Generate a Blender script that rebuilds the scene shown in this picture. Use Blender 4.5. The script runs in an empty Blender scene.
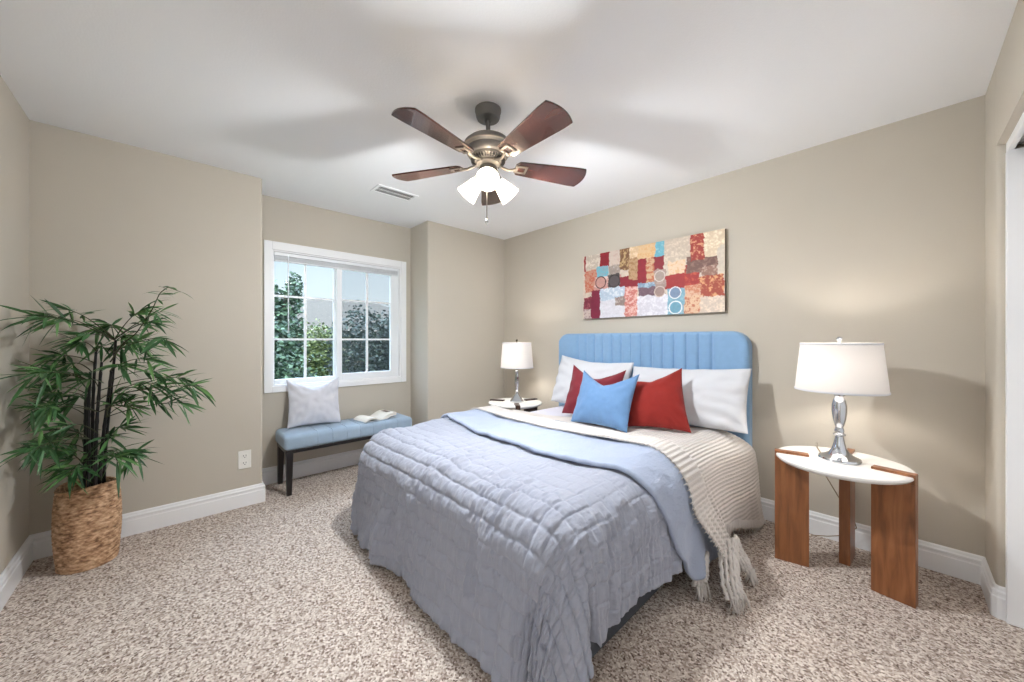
import bpy, bmesh, math, random
import numpy as np
from mathutils import Vector, Matrix

scene = bpy.context.scene
COL = scene.collection
rnd = random.Random(7)
nrng = np.random.default_rng(11)
PI = math.pi

# ------------------------------------------------------------------ camera
cam_d = bpy.data.cameras.new('camera')
cam = bpy.data.objects.new('camera', cam_d)
COL.objects.link(cam)
cam.location = (0, 0, 1.22)
cam.rotation_euler = (PI / 2, 0, math.radians(136.890 - 90))
cam_d.sensor_width = 36
cam_d.lens = 36 * 363.2 / 1024
cam_d.shift_y = -1.0 / 1024
cam_d.clip_start = 0.02
scene.camera = cam

# ------------------------------------------------------------------ world, sun, exposure
scene.view_settings.view_transform = 'Standard'
scene.view_settings.look = 'None'
scene.view_settings.gamma = 1
scene.view_settings.use_curve_mapping = False
scene.view_settings.exposure = 0.90

world = bpy.data.worlds.new('daylight')
scene.world = world
world.use_nodes = True
wn = world.node_tree.nodes
wl = world.node_tree.links
wn.clear()
w_out = wn.new('ShaderNodeOutputWorld')
w_bg = wn.new('ShaderNodeBackground')
w_tc = wn.new('ShaderNodeTexCoord')
w_sep = wn.new('ShaderNodeSeparateXYZ')
w_ramp = wn.new('ShaderNodeValToRGB')
w_cl = wn.new('ShaderNodeTexNoise')
w_mix = wn.new('ShaderNodeMixRGB')
wl.new(w_tc.outputs['Generated'], w_sep.inputs[0])
wl.new(w_sep.outputs['Z'], w_ramp.inputs[0])
cr = w_ramp.color_ramp
cr.elements[0].position = 0.0
cr.elements[0].color = (0.54, 0.62, 0.66, 1)
cr.elements[1].position = 1.0
cr.elements[1].color = (3.6, 4.6, 6.0, 1)
e = cr.elements.new(0.20)
e.color = (0.38, 0.48, 0.57, 1)
e = cr.elements.new(0.38)
e.color = (3.6, 4.5, 5.8, 1)
w_cl.inputs['Scale'].default_value = 1.6
w_cl.inputs['Detail'].default_value = 5
wl.new(w_tc.outputs['Generated'], w_cl.inputs['Vector'])
w_r2 = wn.new('ShaderNodeValToRGB')
w_r2.color_ramp.elements[0].position = 0.35
w_r2.color_ramp.elements[1].position = 0.85
wl.new(w_cl.outputs['Fac'], w_r2.inputs[0])
w_mix.inputs['Color2'].default_value = (0.62, 0.65, 0.68, 1)
w_m = wn.new('ShaderNodeMath')
w_m.operation = 'MULTIPLY'
w_m.inputs[1].default_value = 0.7
wl.new(w_r2.outputs['Color'], w_m.inputs[0])
wl.new(w_m.outputs[0], w_mix.inputs['Fac'])
wl.new(w_ramp.outputs['Color'], w_mix.inputs['Color1'])
wl.new(w_mix.outputs['Color'], w_bg.inputs['Color'])
w_bg.inputs['Strength'].default_value = 1.0
wl.new(w_bg.outputs[0], w_out.inputs[0])

sun_d = bpy.data.lights.new('sun', 'SUN')
sun_d.energy = 1.3
sun_d.angle = math.radians(2)
sun_d.color = (1, 0.93, 0.8)
sun = bpy.data.objects.new('sun', sun_d)
COL.objects.link(sun)
sun.rotation_euler = Vector((-0.62, 0.35, -0.72)).to_track_quat('-Z', 'Y').to_euler()
sun.location = (6, -4, 9)

FAN_W = 60.0          # watts of each of the three fan bulbs
LAMP_W = 3.8         # watts of each bedside lamp bulb
HALL_FILL_W = 15.0         # watts of each of the two unseen fill lamps added beyond the doorway
WARM = (0.94, 0.985, 1.015)


# ------------------------------------------------------------------ helpers
def srgb(r, g, b, a=1.0):
    def f(c):
        c /= 255.0
        return c / 12.92 if c <= 0.04045 else ((c + 0.055) / 1.055) ** 2.4
    return (f(r), f(g), f(b), a)


def new_mat(name):
    m = bpy.data.materials.new(name)
    m.use_nodes = True
    nt = m.node_tree
    return m, nt, nt.nodes['Principled BSDF']


def simple(name, col, rough=0.6, metal=0.0, noise=0.0, nscale=20, bump=0.0, bscale=80, spec=None, coord='Object', sheen=0.0):
    """one principled surface with soft colour variation and a fine bump"""
    m, nt, b = new_mat(name)
    N, L = nt.nodes, nt.links
    b.inputs['Base Color'].default_value = col
    b.inputs['Roughness'].default_value = rough
    b.inputs['Metallic'].default_value = metal
    if spec is not None:
        b.inputs['Specular IOR Level'].default_value = spec
    if sheen:
        b.inputs['Sheen Weight'].default_value = sheen
    tc = N.new('ShaderNodeTexCoord')
    if noise:
        n = N.new('ShaderNodeTexNoise')
        n.inputs['Scale'].default_value = nscale
        n.inputs['Detail'].default_value = 4
        L.new(tc.outputs[coord], n.inputs['Vector'])
        hs = N.new('ShaderNodeHueSaturation')
        mp = N.new('ShaderNodeMapRange')
        mp.inputs['From Min'].default_value = 0.3
        mp.inputs['From Max'].default_value = 0.7
        mp.inputs['To Min'].default_value = 1 - noise
        mp.inputs['To Max'].default_value = 1 + noise
        L.new(n.outputs['Fac'], mp.inputs['Value'])
        L.new(mp.outputs[0], hs.inputs['Value'])
        hs.inputs['Color'].default_value = col
        L.new(hs.outputs[0], b.inputs['Base Color'])
    if bump:
        n2 = N.new('ShaderNodeTexNoise')
        n2.inputs['Scale'].default_value = bscale
        n2.inputs['Detail'].default_value = 3
        L.new(tc.outputs[coord], n2.inputs['Vector'])
        bp = N.new('ShaderNodeBump')
        bp.inputs['Strength'].default_value = bump
        bp.inputs['Distance'].default_value = 0.01
        L.new(n2.outputs['Fac'], bp.inputs['Height'])
        L.new(bp.outputs[0], b.inputs['Normal'])
    return m


def wood(name, cols, scale=(1, 1, 1), rough=0.35, wscale=3.0, dist=4.0, coat=0.0):
    m, nt, b = new_mat(name)
    N, L = nt.nodes, nt.links
    tc = N.new('ShaderNodeTexCoord')
    mp = N.new('ShaderNodeMapping')
    mp.inputs['Scale'].default_value = scale
    L.new(tc.outputs['Object'], mp.inputs['Vector'])
    n = N.new('ShaderNodeTexNoise')
    n.inputs['Scale'].default_value = wscale
    n.inputs['Detail'].default_value = 8
    n.inputs['Distortion'].default_value = dist * 0.2
    L.new(mp.outputs[0], n.inputs['Vector'])
    r = N.new('ShaderNodeValToRGB')
    r.color_ramp.elements[0].position = 0.3
    r.color_ramp.elements[0].color = cols[0]
    r.color_ramp.elements[1].position = 0.72
    r.color_ramp.elements[1].color = cols[2]
    e = r.color_ramp.elements.new(0.5)
    e.color = cols[1]
    L.new(n.outputs['Fac'], r.inputs[0])
    L.new(r.outputs[0], b.inputs['Base Color'])
    b.inputs['Roughness'].default_value = rough
    b.inputs['Coat Weight'].default_value = coat
    bp = N.new('ShaderNodeBump')
    bp.inputs['Strength'].default_value = 0.08
    bp.inputs['Distance'].default_value = 0.004
    L.new(n.outputs['Fac'], bp.inputs['Height'])
    L.new(bp.outputs[0], b.inputs['Normal'])
    return m


def set_meta(o, label=None, cat=None, group=None, kind=None):
    if label: o['label'] = label
    if cat: o['category'] = cat
    if group: o['group'] = group
    if kind: o['kind'] = kind
    return o


def empty(name, loc, label, cat, group=None, rz=0.0):
    o = bpy.data.objects.new(name, None)
    o.empty_display_size = 0.1
    COL.objects.link(o)
    o.location = loc
    o.rotation_euler = (0, 0, rz)
    return set_meta(o, label, cat, group)


class MB:
    """collects geometry for ONE mesh object"""
    def __init__(self):
        self.v, self.f, self.m, self.uv = [], [], [], {}

    def add(self, verts, faces, mi=0):
        k = len(self.v)
        self.v.extend([tuple(p) for p in verts])
        for fc in faces:
            self.f.append(tuple(i + k for i in fc))
            self.m.append(mi)
        return k

    def box(self, lo, hi, mi=0, M=None):
        (x0, y0, z0), (x1, y1, z1) = lo, hi
        vs = [(x0, y0, z0), (x1, y0, z0), (x1, y1, z0), (x0, y1, z0), (x0, y0, z1), (x1, y0, z1), (x1, y1, z1), (x0, y1, z1)]
        if M is not None:
            vs = [tuple(M @ Vector(p)) for p in vs]
        self.add(vs, [(0, 3, 2, 1), (4, 5, 6, 7), (0, 1, 5, 4), (1, 2, 6, 5), (2, 3, 7, 6), (3, 0, 4, 7)], mi)
        return self

    def prism(self, poly, z0, z1, mi=0, M=None):
        n = len(poly)
        vs = [(p[0], p[1], z0) for p in poly] + [(p[0], p[1], z1) for p in poly]
        if M is not None:
            vs = [tuple(M @ Vector(p)) for p in vs]
        fs = [tuple(range(n - 1, -1, -1)), tuple(range(n, 2 * n))]
        fs += [(i, (i + 1) % n, n + (i + 1) % n, n + i) for i in range(n)]
        self.add(vs, fs, mi)
        return self

    def lathe(self, prof, c=(0, 0, 0), seg=32, M=None, mi=0, cap=True, rot=0.0, sx=1.0, sy=1.0):
        """prof: list of (radius, z)"""
        vs, fs = [], []
        for r, z in prof:
            for k in range(seg):
                a = 2 * PI * k / seg + rot
                p = Vector((r * math.cos(a) * sx, r * math.sin(a) * sy, z))
                if M is not None:
                    p = M @ p
                vs.append((p.x + c[0], p.y + c[1], p.z + c[2]))
        n = len(prof)
        for i in range(n - 1):
            for k in range(seg):
                k2 = (k + 1) % seg
                fs.append((i * seg + k, i * seg + k2, (i + 1) * seg + k2, (i + 1) * seg + k))
        if cap:
            if prof[0][0] > 1e-5: fs.append(tuple(range(seg - 1, -1, -1)))
            if prof[-1][0] > 1e-5: fs.append(tuple((n - 1) * seg + k for k in range(seg)))
        self.add(vs, fs, mi)
        return self

    def tube(self, path, r, seg=8, mi=0, cap=True):
        path = [Vector(p) for p in path]
        rs = r if isinstance(r, (list, tuple)) else [r] * len(path)
        vs, fs = [], []
        up = Vector((0, 0, 1))
        prev = None
        for i, p in enumerate(path):
            t = (path[min(i + 1, len(path) - 1)] - path[max(i - 1, 0)])
            if t.length < 1e-9: t = Vector((0, 0, 1))
            t.normalize()
            if prev is None:
                a = t.cross(up)
                if a.length < 1e-3: a = t.cross(Vector((1, 0, 0)))
            else:
                a = prev - t * prev.dot(t)
            a.normalize()
            prev = a
            b = t.cross(a)
            for k in range(seg):
                q = 2 * PI * k / seg
                vs.append(p + (a * math.cos(q) + b * math.sin(q)) * rs[i])
        for i in range(len(path) - 1):
            for k in range(seg):
                k2 = (k + 1) % seg
                fs.append((i * seg + k, i * seg + k2, (i + 1) * seg + k2, (i + 1) * seg + k))
        if cap:
            fs.append(tuple(range(seg - 1, -1, -1)))
            fs.append(tuple((len(path) - 1) * seg + k for k in range(seg)))
        self.add(vs, fs, mi)
        return self

    def build(self, name, mats, parent=None, smooth=False, bevel=0.0, origin=None, angle=None, segs=2):
        me = bpy.data.meshes.new(name)
        vs = self.v
        if origin is not None:
            vs = [(p[0] - origin[0], p[1] - origin[1], p[2] - origin[2]) for p in vs]
        me.from_pydata(vs, [], self.f)
        mats = mats if isinstance(mats, (list, tuple)) else [mats]
        for m in mats: me.materials.append(m)
        if len(mats) > 1: me.polygons.foreach_set('material_index', self.m)
        bm = bmesh.new()
        bm.from_mesh(me)
        bmesh.ops.recalc_face_normals(bm, faces=bm.faces)
        bm.to_mesh(me)
        bm.free()
        if smooth or angle:
            me.polygons.foreach_set('use_smooth', [True] * len(me.polygons))
        o = bpy.data.objects.new(name, me)
        COL.objects.link(o)
        if angle:
            me.set_sharp_from_angle(angle=math.radians(angle))
        if origin is not None: o.location = origin
        if parent is not None: o.parent = parent
        if bevel:
            md = o.modifiers.new('edge', 'BEVEL')
            md.width = bevel
            md.segments = segs
            md.limit_method = 'ANGLE'
            md.angle_limit = math.radians(40)
        return o


def grid_obj(name, P, mat, parent=None, origin=None, uv=None, wrap_u=False, thickness=0.0, flip=False):
    """P: (n, m, 3) array -> smooth grid mesh, optional uv (n, m, 2)"""
    n, m = P.shape[:2]
    V = P.reshape(-1, 3).copy()
    if origin is not None: V -= np.array(origin)
    idx = np.arange(n * m).reshape(n, m)
    if wrap_u:
        a = idx
        b = np.roll(idx, -1, axis=0)
        F = np.stack([a[:, :-1], b[:, :-1], b[:, 1:], a[:, 1:]], -1).reshape(-1, 4)
    else:
        F = np.stack([idx[:-1, :-1], idx[1:, :-1], idx[1:, 1:], idx[:-1, 1:]], -1).reshape(-1, 4)
    if flip: F = F[:, ::-1]
    me = bpy.data.meshes.new(name)
    me.from_pydata(V.tolist(), [], F.tolist())
    me.polygons.foreach_set('use_smooth', [True] * len(me.polygons))
    me.materials.append(mat)
    if uv is not None:
        lay = me.uv_layers.new(name='cloth')
        vi = np.zeros(len(me.loops), dtype=np.int32)
        me.loops.foreach_get('vertex_index', vi)
        lay.data.foreach_set('uv', uv.reshape(-1, 2)[vi].astype(np.float32).ravel())
    o = bpy.data.objects.new(name, me)
    COL.objects.link(o)
    if origin is not None: o.location = origin
    if parent is not None: o.parent = parent
    if thickness:
        md = o.modifiers.new('thick', 'SOLIDIFY')
        md.thickness = thickness
        md.offset = -1
    return o


def vnoise(x, y, seed=0):
    """smooth value noise in numpy, range about -1..1"""
    xi = np.floor(x).astype(np.int64)
    yi = np.floor(y).astype(np.int64)
    xf, yf = x - xi, y - yi
    def h(a, b):
        n = (a * 374761393 + b * 668265263 + seed * 1442695041) & 0x7fffffff
        n = ((n ^ (n >> 13)) * 1274126177) & 0x7fffffff
        n = n ^ (n >> 16)
        return (n % 65536) / 32768.0 - 1.0
    u = xf * xf * xf * (xf * (xf * 6 - 15) + 10)
    v = yf * yf * yf * (yf * (yf * 6 - 15) + 10)
    return (h(xi, yi) * (1 - u) + h(xi + 1, yi) * u) * (1 - v) + (h(xi, yi + 1) * (1 - u) + h(xi + 1, yi + 1) * u) * v


def sstep(a, b, x):
    t = np.clip((x - a) / (b - a), 0, 1)
    return t * t * (3 - 2 * t)


# ------------------------------------------------------------------ materials
M = {}
M['wall'] = simple('beige_wall_paint', srgb(197, 189, 176), 0.9, noise=0.012, nscale=3, bump=0.06, bscale=160, spec=0.2)
M['ceiling'] = simple('white_ceiling_paint', srgb(242, 242, 243), 0.95, bump=0.08, bscale=120, spec=0.1)
M['trim'] = simple('white_trim_paint', srgb(243, 243, 244), 0.4, spec=0.4)
M['vinyl'] = simple('white_vinyl', srgb(238, 240, 243), 0.35)
M['plastic'] = simple('white_plastic', srgb(238, 236, 230), 0.35)
M['dark'] = simple('dark_gap', srgb(45, 42, 40), 0.7)
M['pewter'] = simple('brushed_pewter', srgb(122, 119, 116), 0.5, metal=0.4, noise=0.05, nscale=40)
M['pewter_light'] = simple('pale_pewter', srgb(140, 134, 127), 0.45, metal=0.6)
M['chrome'] = simple('polished_chrome', srgb(205, 208, 214), 0.1, metal=1.0)
M['brass_dark'] = simple('dark_finial', srgb(70, 60, 50), 0.35, metal=0.8)
M['blade'] = wood('cherry_blade', (srgb(48, 24, 19), srgb(64, 32, 25), srgb(80, 43, 33)), (3, 16, 16), 0.24, 2.0, 3.0, 0.5)
M['walnut'] = wood('walnut', (srgb(108, 66, 38), srgb(136, 84, 48), srgb(158, 102, 62)), (14, 14, 1.6), 0.35, 2.5, 3.0, 0.15)
M['darkwood'] = wood('dark_walnut', (srgb(38, 24, 18), srgb(54, 34, 24), srgb(72, 46, 32)), (14, 14, 1.6), 0.4)
M['espresso'] = simple('espresso_wood', srgb(30, 24, 23), 0.35, noise=0.1, nscale=12)
M['stone'] = simple('white_stone_top', srgb(238, 236, 233), 0.25, noise=0.02, nscale=6)
M['blue_fabric'] = simple('blue_velvet', srgb(130, 166, 202), 0.85, noise=0.03, nscale=30, bump=0.10, bscale=400, sheen=0.3)
M['bench_fabric'] = simple('pale_blue_fabric', srgb(158, 178, 198), 0.85, noise=0.03, nscale=30, bump=0.12, bscale=400, sheen=0.2)
M['white_fabric'] = simple('white_cotton', srgb(213, 214, 219), 0.9, bump=0.10, bscale=300)
M['linen'] = simple('white_linen', srgb(214, 214, 222), 0.9, bump=0.15, bscale=260)
M['sheet'] = simple('pale_lavender_sheet', srgb(214, 211, 222), 0.9, bump=0.12, bscale=40)
M['red'] = simple('brick_red_velvet', srgb(140, 26, 16), 0.85, noise=0.05, nscale=25, bump=0.08, bscale=300, sheen=0.15)
M['burgundy'] = simple('burgundy_velvet', srgb(120, 26, 40), 0.85, noise=0.05, nscale=25, bump=0.08, bscale=300, sheen=0.15)
M['cushion_blue'] = simple('steel_blue_velvet', srgb(102, 140, 184), 0.85, noise=0.05, nscale=25, bump=0.08, bscale=300, sheen=0.2)
M['bedbase'] = simple('slate_bed_fabric', srgb(74, 77, 84), 0.9, noise=0.06, nscale=60, bump=0.1, bscale=400)
M['paper'] = simple('paper', srgb(236, 230, 220), 0.8)
M['cord'] = simple('clear_cord', srgb(150, 132, 108), 0.4)
M['cane'] = simple('black_cane', srgb(26, 24, 26), 0.3, noise=0.2, nscale=20)
M['roof'] = simple('roof_tiles', srgb(78, 70, 60), 0.9, noise=0.15, nscale=8, bump=0.4, bscale=12)
M['stucco'] = simple('stucco', srgb(170, 160, 148), 0.9, noise=0.05, nscale=5)
M['bark'] = simple('bark', srgb(82, 68, 54), 0.9, noise=0.2, nscale=14)
M['lawn'] = simple('lawn', srgb(92, 104, 66), 0.95, noise=0.2, nscale=3)


def leaf_mat(name, ca, cb, cc):
    m, nt, b = new_mat(name)
    N, L = nt.nodes, nt.links
    g = N.new('ShaderNodeNewGeometry')
    r = N.new('ShaderNodeValToRGB')
    r.color_ramp.elements[0].color = ca
    r.color_ramp.elements[1].color = cc
    e = r.color_ramp.elements.new(0.55)
    e.color = cb
    L.new(g.outputs['Random Per Island'], r.inputs[0])
    L.new(r.outputs[0], b.inputs['Base Color'])
    b.inputs['Roughness'].default_value = 0.5
    return m


M['bamboo_leaf'] = leaf_mat('bamboo_leaf', srgb(40, 72, 40), srgb(62, 108, 60), srgb(104, 146, 84))
M['tree_leaf'] = leaf_mat('tree_leaf', srgb(32, 48, 36), srgb(56, 78, 58), srgb(98, 122, 90))
M['tree_leaf_y'] = leaf_mat('tree_leaf_yellow', srgb(52, 66, 32), srgb(82, 94, 46), srgb(120, 128, 72))
M['tree_leaf_d'] = leaf_mat('tree_leaf_dark', srgb(24, 32, 27), srgb(40, 52, 44), srgb(66, 80, 66))


def carpet_mat():
    m, nt, b = new_mat('speckled_carpet')
    N, L = nt.nodes, nt.links
    tc = N.new('ShaderNodeTexCoord')
    v = N.new('ShaderNodeTexVoronoi')
    v.inputs['Scale'].default_value = 140
    v.inputs['Randomness'].default_value = 1
    L.new(tc.outputs['Object'], v.inputs['Vector'])
    n = N.new('ShaderNodeTexNoise')
    n.inputs['Scale'].default_value = 70
    n.inputs['Detail'].default_value = 3
    L.new(tc.outputs['Object'], n.inputs['Vector'])
    sp = N.new('ShaderNodeSeparateColor')
    L.new(v.outputs['Color'], sp.inputs[0])
    mx = N.new('ShaderNodeMath')
    mx.operation = 'MULTIPLY_ADD'
    L.new(sp.outputs[0], mx.inputs[0])
    mx.inputs[1].default_value = 0.72
    ad = N.new('ShaderNodeMath')
    ad.operation = 'MULTIPLY'
    ad.inputs[1].default_value = 0.30
    L.new(n.outputs['Fac'], ad.inputs[0])
    L.new(ad.outputs[0], mx.inputs[2])
    r = N.new('ShaderNodeValToRGB')
    r.color_ramp.elements[0].position = 0.12
    r.color_ramp.elements[0].color = srgb(100, 82, 72)
    r.color_ramp.elements[1].position = 0.9
    r.color_ramp.elements[1].color = srgb(238, 228, 219)
    for p, c in ((0.3, srgb(166, 148, 137)), (0.52, srgb(198, 183, 172)), (0.7, srgb(218, 206, 196))):
        e = r.color_ramp.elements.new(p)
        e.color = c
    L.new(mx.outputs[0], r.inputs[0])
    L.new(r.outputs[0], b.inputs['Base Color'])
    b.inputs['Roughness'].default_value = 1.0
    b.inputs['Specular IOR Level'].default_value = 0.05
    bp = N.new('ShaderNodeBump')
    bp.inputs['Strength'].default_value = 0.55
    bp.inputs['Distance'].default_value = 0.008
    L.new(mx.outputs[0], bp.inputs['Height'])
    L.new(bp.outputs[0], b.inputs['Normal'])
    return m


M['carpet'] = carpet_mat()


def basket_mat():
    m, nt, b = new_mat('woven_seagrass')
    N, L = nt.nodes, nt.links
    tc = N.new('ShaderNodeTexCoord')
    mp = N.new('ShaderNodeMapping')
    mp.inputs['Scale'].default_value = (32, 32, 80)
    L.new(tc.outputs['Object'], mp.inputs['Vector'])
    n = N.new('ShaderNodeTexNoise')
    n.inputs['Scale'].default_value = 1.0
    n.inputs['Detail'].default_value = 4
    L.new(mp.outputs[0], n.inputs['Vector'])
    r = N.new('ShaderNodeValToRGB')
    r.color_ramp.elements[0].position = 0.32
    r.color_ramp.elements[0].color = srgb(116, 84, 60)
    r.color_ramp.elements[1].position = 0.68
    r.color_ramp.elements[1].color = srgb(224, 190, 156)
    e = r.color_ramp.elements.new(0.48)
    e.color = srgb(182, 142, 108)
    L.new(n.outputs['Fac'], r.inputs[0])
    L.new(r.outputs[0], b.inputs['Base Color'])
    b.inputs['Roughness'].default_value = 0.75
    return m


M['basket'] = basket_mat()


def cloth_mat(name, col, kind):
    """comforter: fine crinkle bump over quilting; knit: rib bump, both in cloth UV (metres)"""
    m, nt, b = new_mat(name)
    N, L = nt.nodes, nt.links
    b.inputs['Base Color'].default_value = col
    b.inputs['Roughness'].default_value = 0.9
    b.inputs['Specular IOR Level'].default_value = 0.15
    uv = N.new('ShaderNodeUVMap')
    uv.uv_map = 'cloth'
    bp = N.new('ShaderNodeBump')
    if kind == 'quilt':
        mp = N.new('ShaderNodeMapping')
        mp.inputs['Scale'].default_value = (70, 30, 1)
        L.new(uv.outputs[0], mp.inputs['Vector'])
        n = N.new('ShaderNodeTexNoise')
        n.inputs['Scale'].default_value = 1
        n.inputs['Detail'].default_value = 4
        L.new(mp.outputs[0], n.inputs['Vector'])
        bp.inputs['Strength'].default_value = 0.6
        bp.inputs['Distance'].default_value = 0.008
        L.new(n.outputs['Fac'], bp.inputs['Height'])
        b.inputs['Sheen Weight'].default_value = 0.15
    else:
        w = N.new('ShaderNodeTexWave')
        w.wave_type = 'BANDS'
        w.bands_direction = 'X'
        w.inputs['Scale'].default_value = 14.0
        w.inputs['Distortion'].default_value = 1.2
        w.inputs['Detail'].default_value = 2
        w.inputs['Detail Scale'].default_value = 4
        L.new(uv.outputs[0], w.inputs['Vector'])
        w2 = N.new('ShaderNodeTexWave')
        w2.bands_direction = 'Y'
        w2.inputs['Scale'].default_value = 26.0
        w2.inputs['Distortion'].default_value = 2
        L.new(uv.outputs[0], w2.inputs['Vector'])
        ad = N.new('ShaderNodeMath')
        ad.operation = 'MULTIPLY_ADD'
        ad.inputs[1].default_value = 0.45
        L.new(w2.outputs['Fac'], ad.inputs[0])
        L.new(w.outputs['Fac'], ad.inputs[2])
        r = N.new('ShaderNodeValToRGB')
        r.color_ramp.elements[0].color = tuple(c * 0.9 for c in col[:3]) + (1,)
        r.color_ramp.elements[1].color = col
        L.new(w.outputs['Fac'], r.inputs[0])
        L.new(r.outputs[0], b.inputs['Base Color'])
        bp.inputs['Strength'].default_value = 0.6
        bp.inputs['Distance'].default_value = 0.006
        L.new(ad.outputs[0], bp.inputs['Height'])
    L.new(bp.outputs[0], b.inputs['Normal'])
    return m


M['quilt'] = cloth_mat('grey_quilted_cotton', srgb(161, 165, 179), 'quilt')
M['quilt_blue'] = cloth_mat('pale_blue_cotton', srgb(168, 178, 200), 'quilt')
M['knit'] = cloth_mat('cream_knit', srgb(224, 217, 212), 'knit')


def glass_mat():
    m, nt, b = new_mat('window_glass')
    N, L = nt.nodes, nt.links
    tr = N.new('ShaderNodeBsdfTransparent')
    tr.inputs[0].default_value = (0.96, 0.98, 0.98, 1)
    gl = N.new('ShaderNodeBsdfGlossy')
    gl.inputs['Roughness'].default_value = 0.02
    fr = N.new('ShaderNodeFresnel')
    fr.inputs['IOR'].default_value = 1.04
    mx = N.new('ShaderNodeMixShader')
    L.new(fr.outputs[0], mx.inputs[0])
    L.new(tr.outputs[0], mx.inputs[1])
    L.new(gl.outputs[0], mx.inputs[2])
    L.new(mx.outputs[0], N['Material Output'].inputs['Surface'])
    N.remove(b)
    return m


M['glass'] = glass_mat()


def screen_mat():
    m, nt, b = new_mat('insect_screen')
    N, L = nt.nodes, nt.links
    tr = N.new('ShaderNodeBsdfTransparent')
    mx = N.new('ShaderNodeMixShader')
    mx.inputs[0].default_value = 0.15
    b.inputs['Base Color'].default_value = srgb(70, 74, 80)
    b.inputs['Roughness'].default_value = 0.8
    L.new(tr.outputs[0], mx.inputs[1])
    L.new(b.outputs[0], mx.inputs[2])
    L.new(mx.outputs[0], N['Material Output'].inputs['Surface'])
    return m


M['screen'] = screen_mat()


def shade_mat(name, col, emit, transp, estr, tl=0.5):
    """thin lit lamp-shade: diffuse + translucent + a share of straight-through light"""
    m, nt, b = new_mat(name)
    N, L = nt.nodes, nt.links
    N.remove(b)
    d = N.new('ShaderNodeBsdfDiffuse')
    d.inputs[0].default_value = col
    t = N.new('ShaderNodeBsdfTranslucent')
    t.inputs[0].default_value = col
    m1 = N.new('ShaderNodeMixShader')
    m1.inputs[0].default_value = tl
    L.new(d.outputs[0], m1.inputs[1])
    L.new(t.outputs[0], m1.inputs[2])
    tp = N.new('ShaderNodeBsdfTransparent')
    tp.inputs[0].default_value = (1, 0.97, 0.93, 1)
    m2 = N.new('ShaderNodeMixShader')
    m2.inputs[0].default_value = transp
    L.new(m1.outputs[0], m2.inputs[1])
    L.new(tp.outputs[0], m2.inputs[2])
    last = m2
    if estr > 0:
        em = N.new('ShaderNodeEmission')
        em.inputs[0].default_value = emit
        em.inputs[1].default_value = estr
        ad = N.new('ShaderNodeAddShader')
        L.new(m2.outputs[0], ad.inputs[0])
        L.new(em.outputs[0], ad.inputs[1])
        last = ad
    L.new(last.outputs[0], N['Material Output'].inputs['Surface'])
    return m


M['linen_shade'] = shade_mat('white_linen_shade', srgb(226, 223, 221), (1, 0.93, 0.86, 1), 0.0, 0.01, 0.3)
M['fan_glass'] = shade_mat('frosted_glass_shade', srgb(206, 192, 172), (1, 0.84, 0.64, 1), 0.10, 0.36)
m, nt, b = new_mat('lit_bulb')
b.inputs['Emission Color'].default_value = (1, 0.93, 0.82, 1)
b.inputs['Emission Strength'].default_value = 9
M['bulb'] = m


# ================================================================== THE ROOM
H = 2.44
XL, XR = -3.295, 0.29
YL, YA = -0.577, 2.955
XW = -3.66             # alcove back wall
Y0, Y1 = 0.50, 1.905   # alcove
WY0, WY1, WZ0, WZ1 = 0.622, 1.79, 0.822, 1.992   # window opening


def rounded(poly, which, r, n=6):
    out = []
    N_ = len(poly)
    for i, p in enumerate(poly):
        if i not in which:
            out.append(p)
            continue
        p0, p1, p2 = Vector(poly[i - 1]), Vector(p), Vector(poly[(i + 1) % N_])
        d0, d1 = (p0 - p1).normalized(), (p2 - p1).normalized()
        a, b_ = p1 + d0 * r, p1 + d1 * r
        c = p1 + (d0 + d1) * r
        for k in range(n + 1):
            t = k / n
            q = a.lerp(b_, t) - c
            # circular arc between the tangent points
            ang = t * PI / 2
            q = (a - c) * math.cos(ang) + (b_ - c) * math.sin(ang)
            out.append(tuple(c + q))
    return out


f = MB()
f.box((-3.8, -0.7, -0.12), (1.0, 3.1, 0.0))
set_meta(f.build('floor', M['carpet']), kind='structure')
f = MB()
f.box((-3.8, -0.7, H), (1.0, 3.1, H + 0.15))
set_meta(f.build('ceiling', M['ceiling']), kind='structure')

f = MB()
f.box((-3.8, YA, 0), (1.0, YA + 0.14, H))
set_meta(f.build('wall_headboard', M['wall']), kind='structure')
DX0, DX1 = -0.72, 0.16      # unseen doorway behind the camera, added to let fill light in
f = MB()
f.box((-3.8, YL - 0.12, 0), (DX0, YL, H))
f.box((DX1, YL - 0.12, 0), (1.0, YL, H))
f.box((DX0, YL - 0.12, 2.05), (DX1, YL, H))
set_meta(f.build('wall_left', M['wall']), kind='structure')
# unseen hall added beyond it: white walls to bounce the fill light, carpet
f = MB()
f.box((-1.7, -2.62, 0), (1.0, -2.5, H))
f.box((-1.82, -2.62, 0), (-1.7, YL - 0.12, H))
f.box((1.0, -2.62, 0), (1.12, YL - 0.12, H))
set_meta(f.build('wall_added_hall', M['trim']), kind='structure')
f = MB()
f.box((-1.82, -2.62, -0.12), (1.12, -0.7, 0.0))
set_meta(f.build('floor_added_hall', M['carpet']), kind='structure')
f = MB()
f.box((-1.82, -2.62, H), (1.12, -0.7, H + 0.15))
set_meta(f.build('ceiling_added_hall', M['ceiling']), kind='structure')
f = MB()
for lo, hi in (((DX0 - 0.06, YL, 0), (DX0, YL + 0.016, 2.11)), ((DX1, YL, 0), (DX1 + 0.06, YL + 0.016, 2.11)), ((DX0, YL, 2.05), (DX1, YL + 0.016, 2.11)),
               ((DX0, YL - 0.12, 0), (DX0 + 0.012, YL, 2.05)), ((DX1 - 0.012, YL - 0.12, 0), (DX1, YL, 2.05)), ((DX0, YL - 0.12, 2.038), (DX1, YL, 2.05))):
    f.box(lo, hi)
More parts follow.
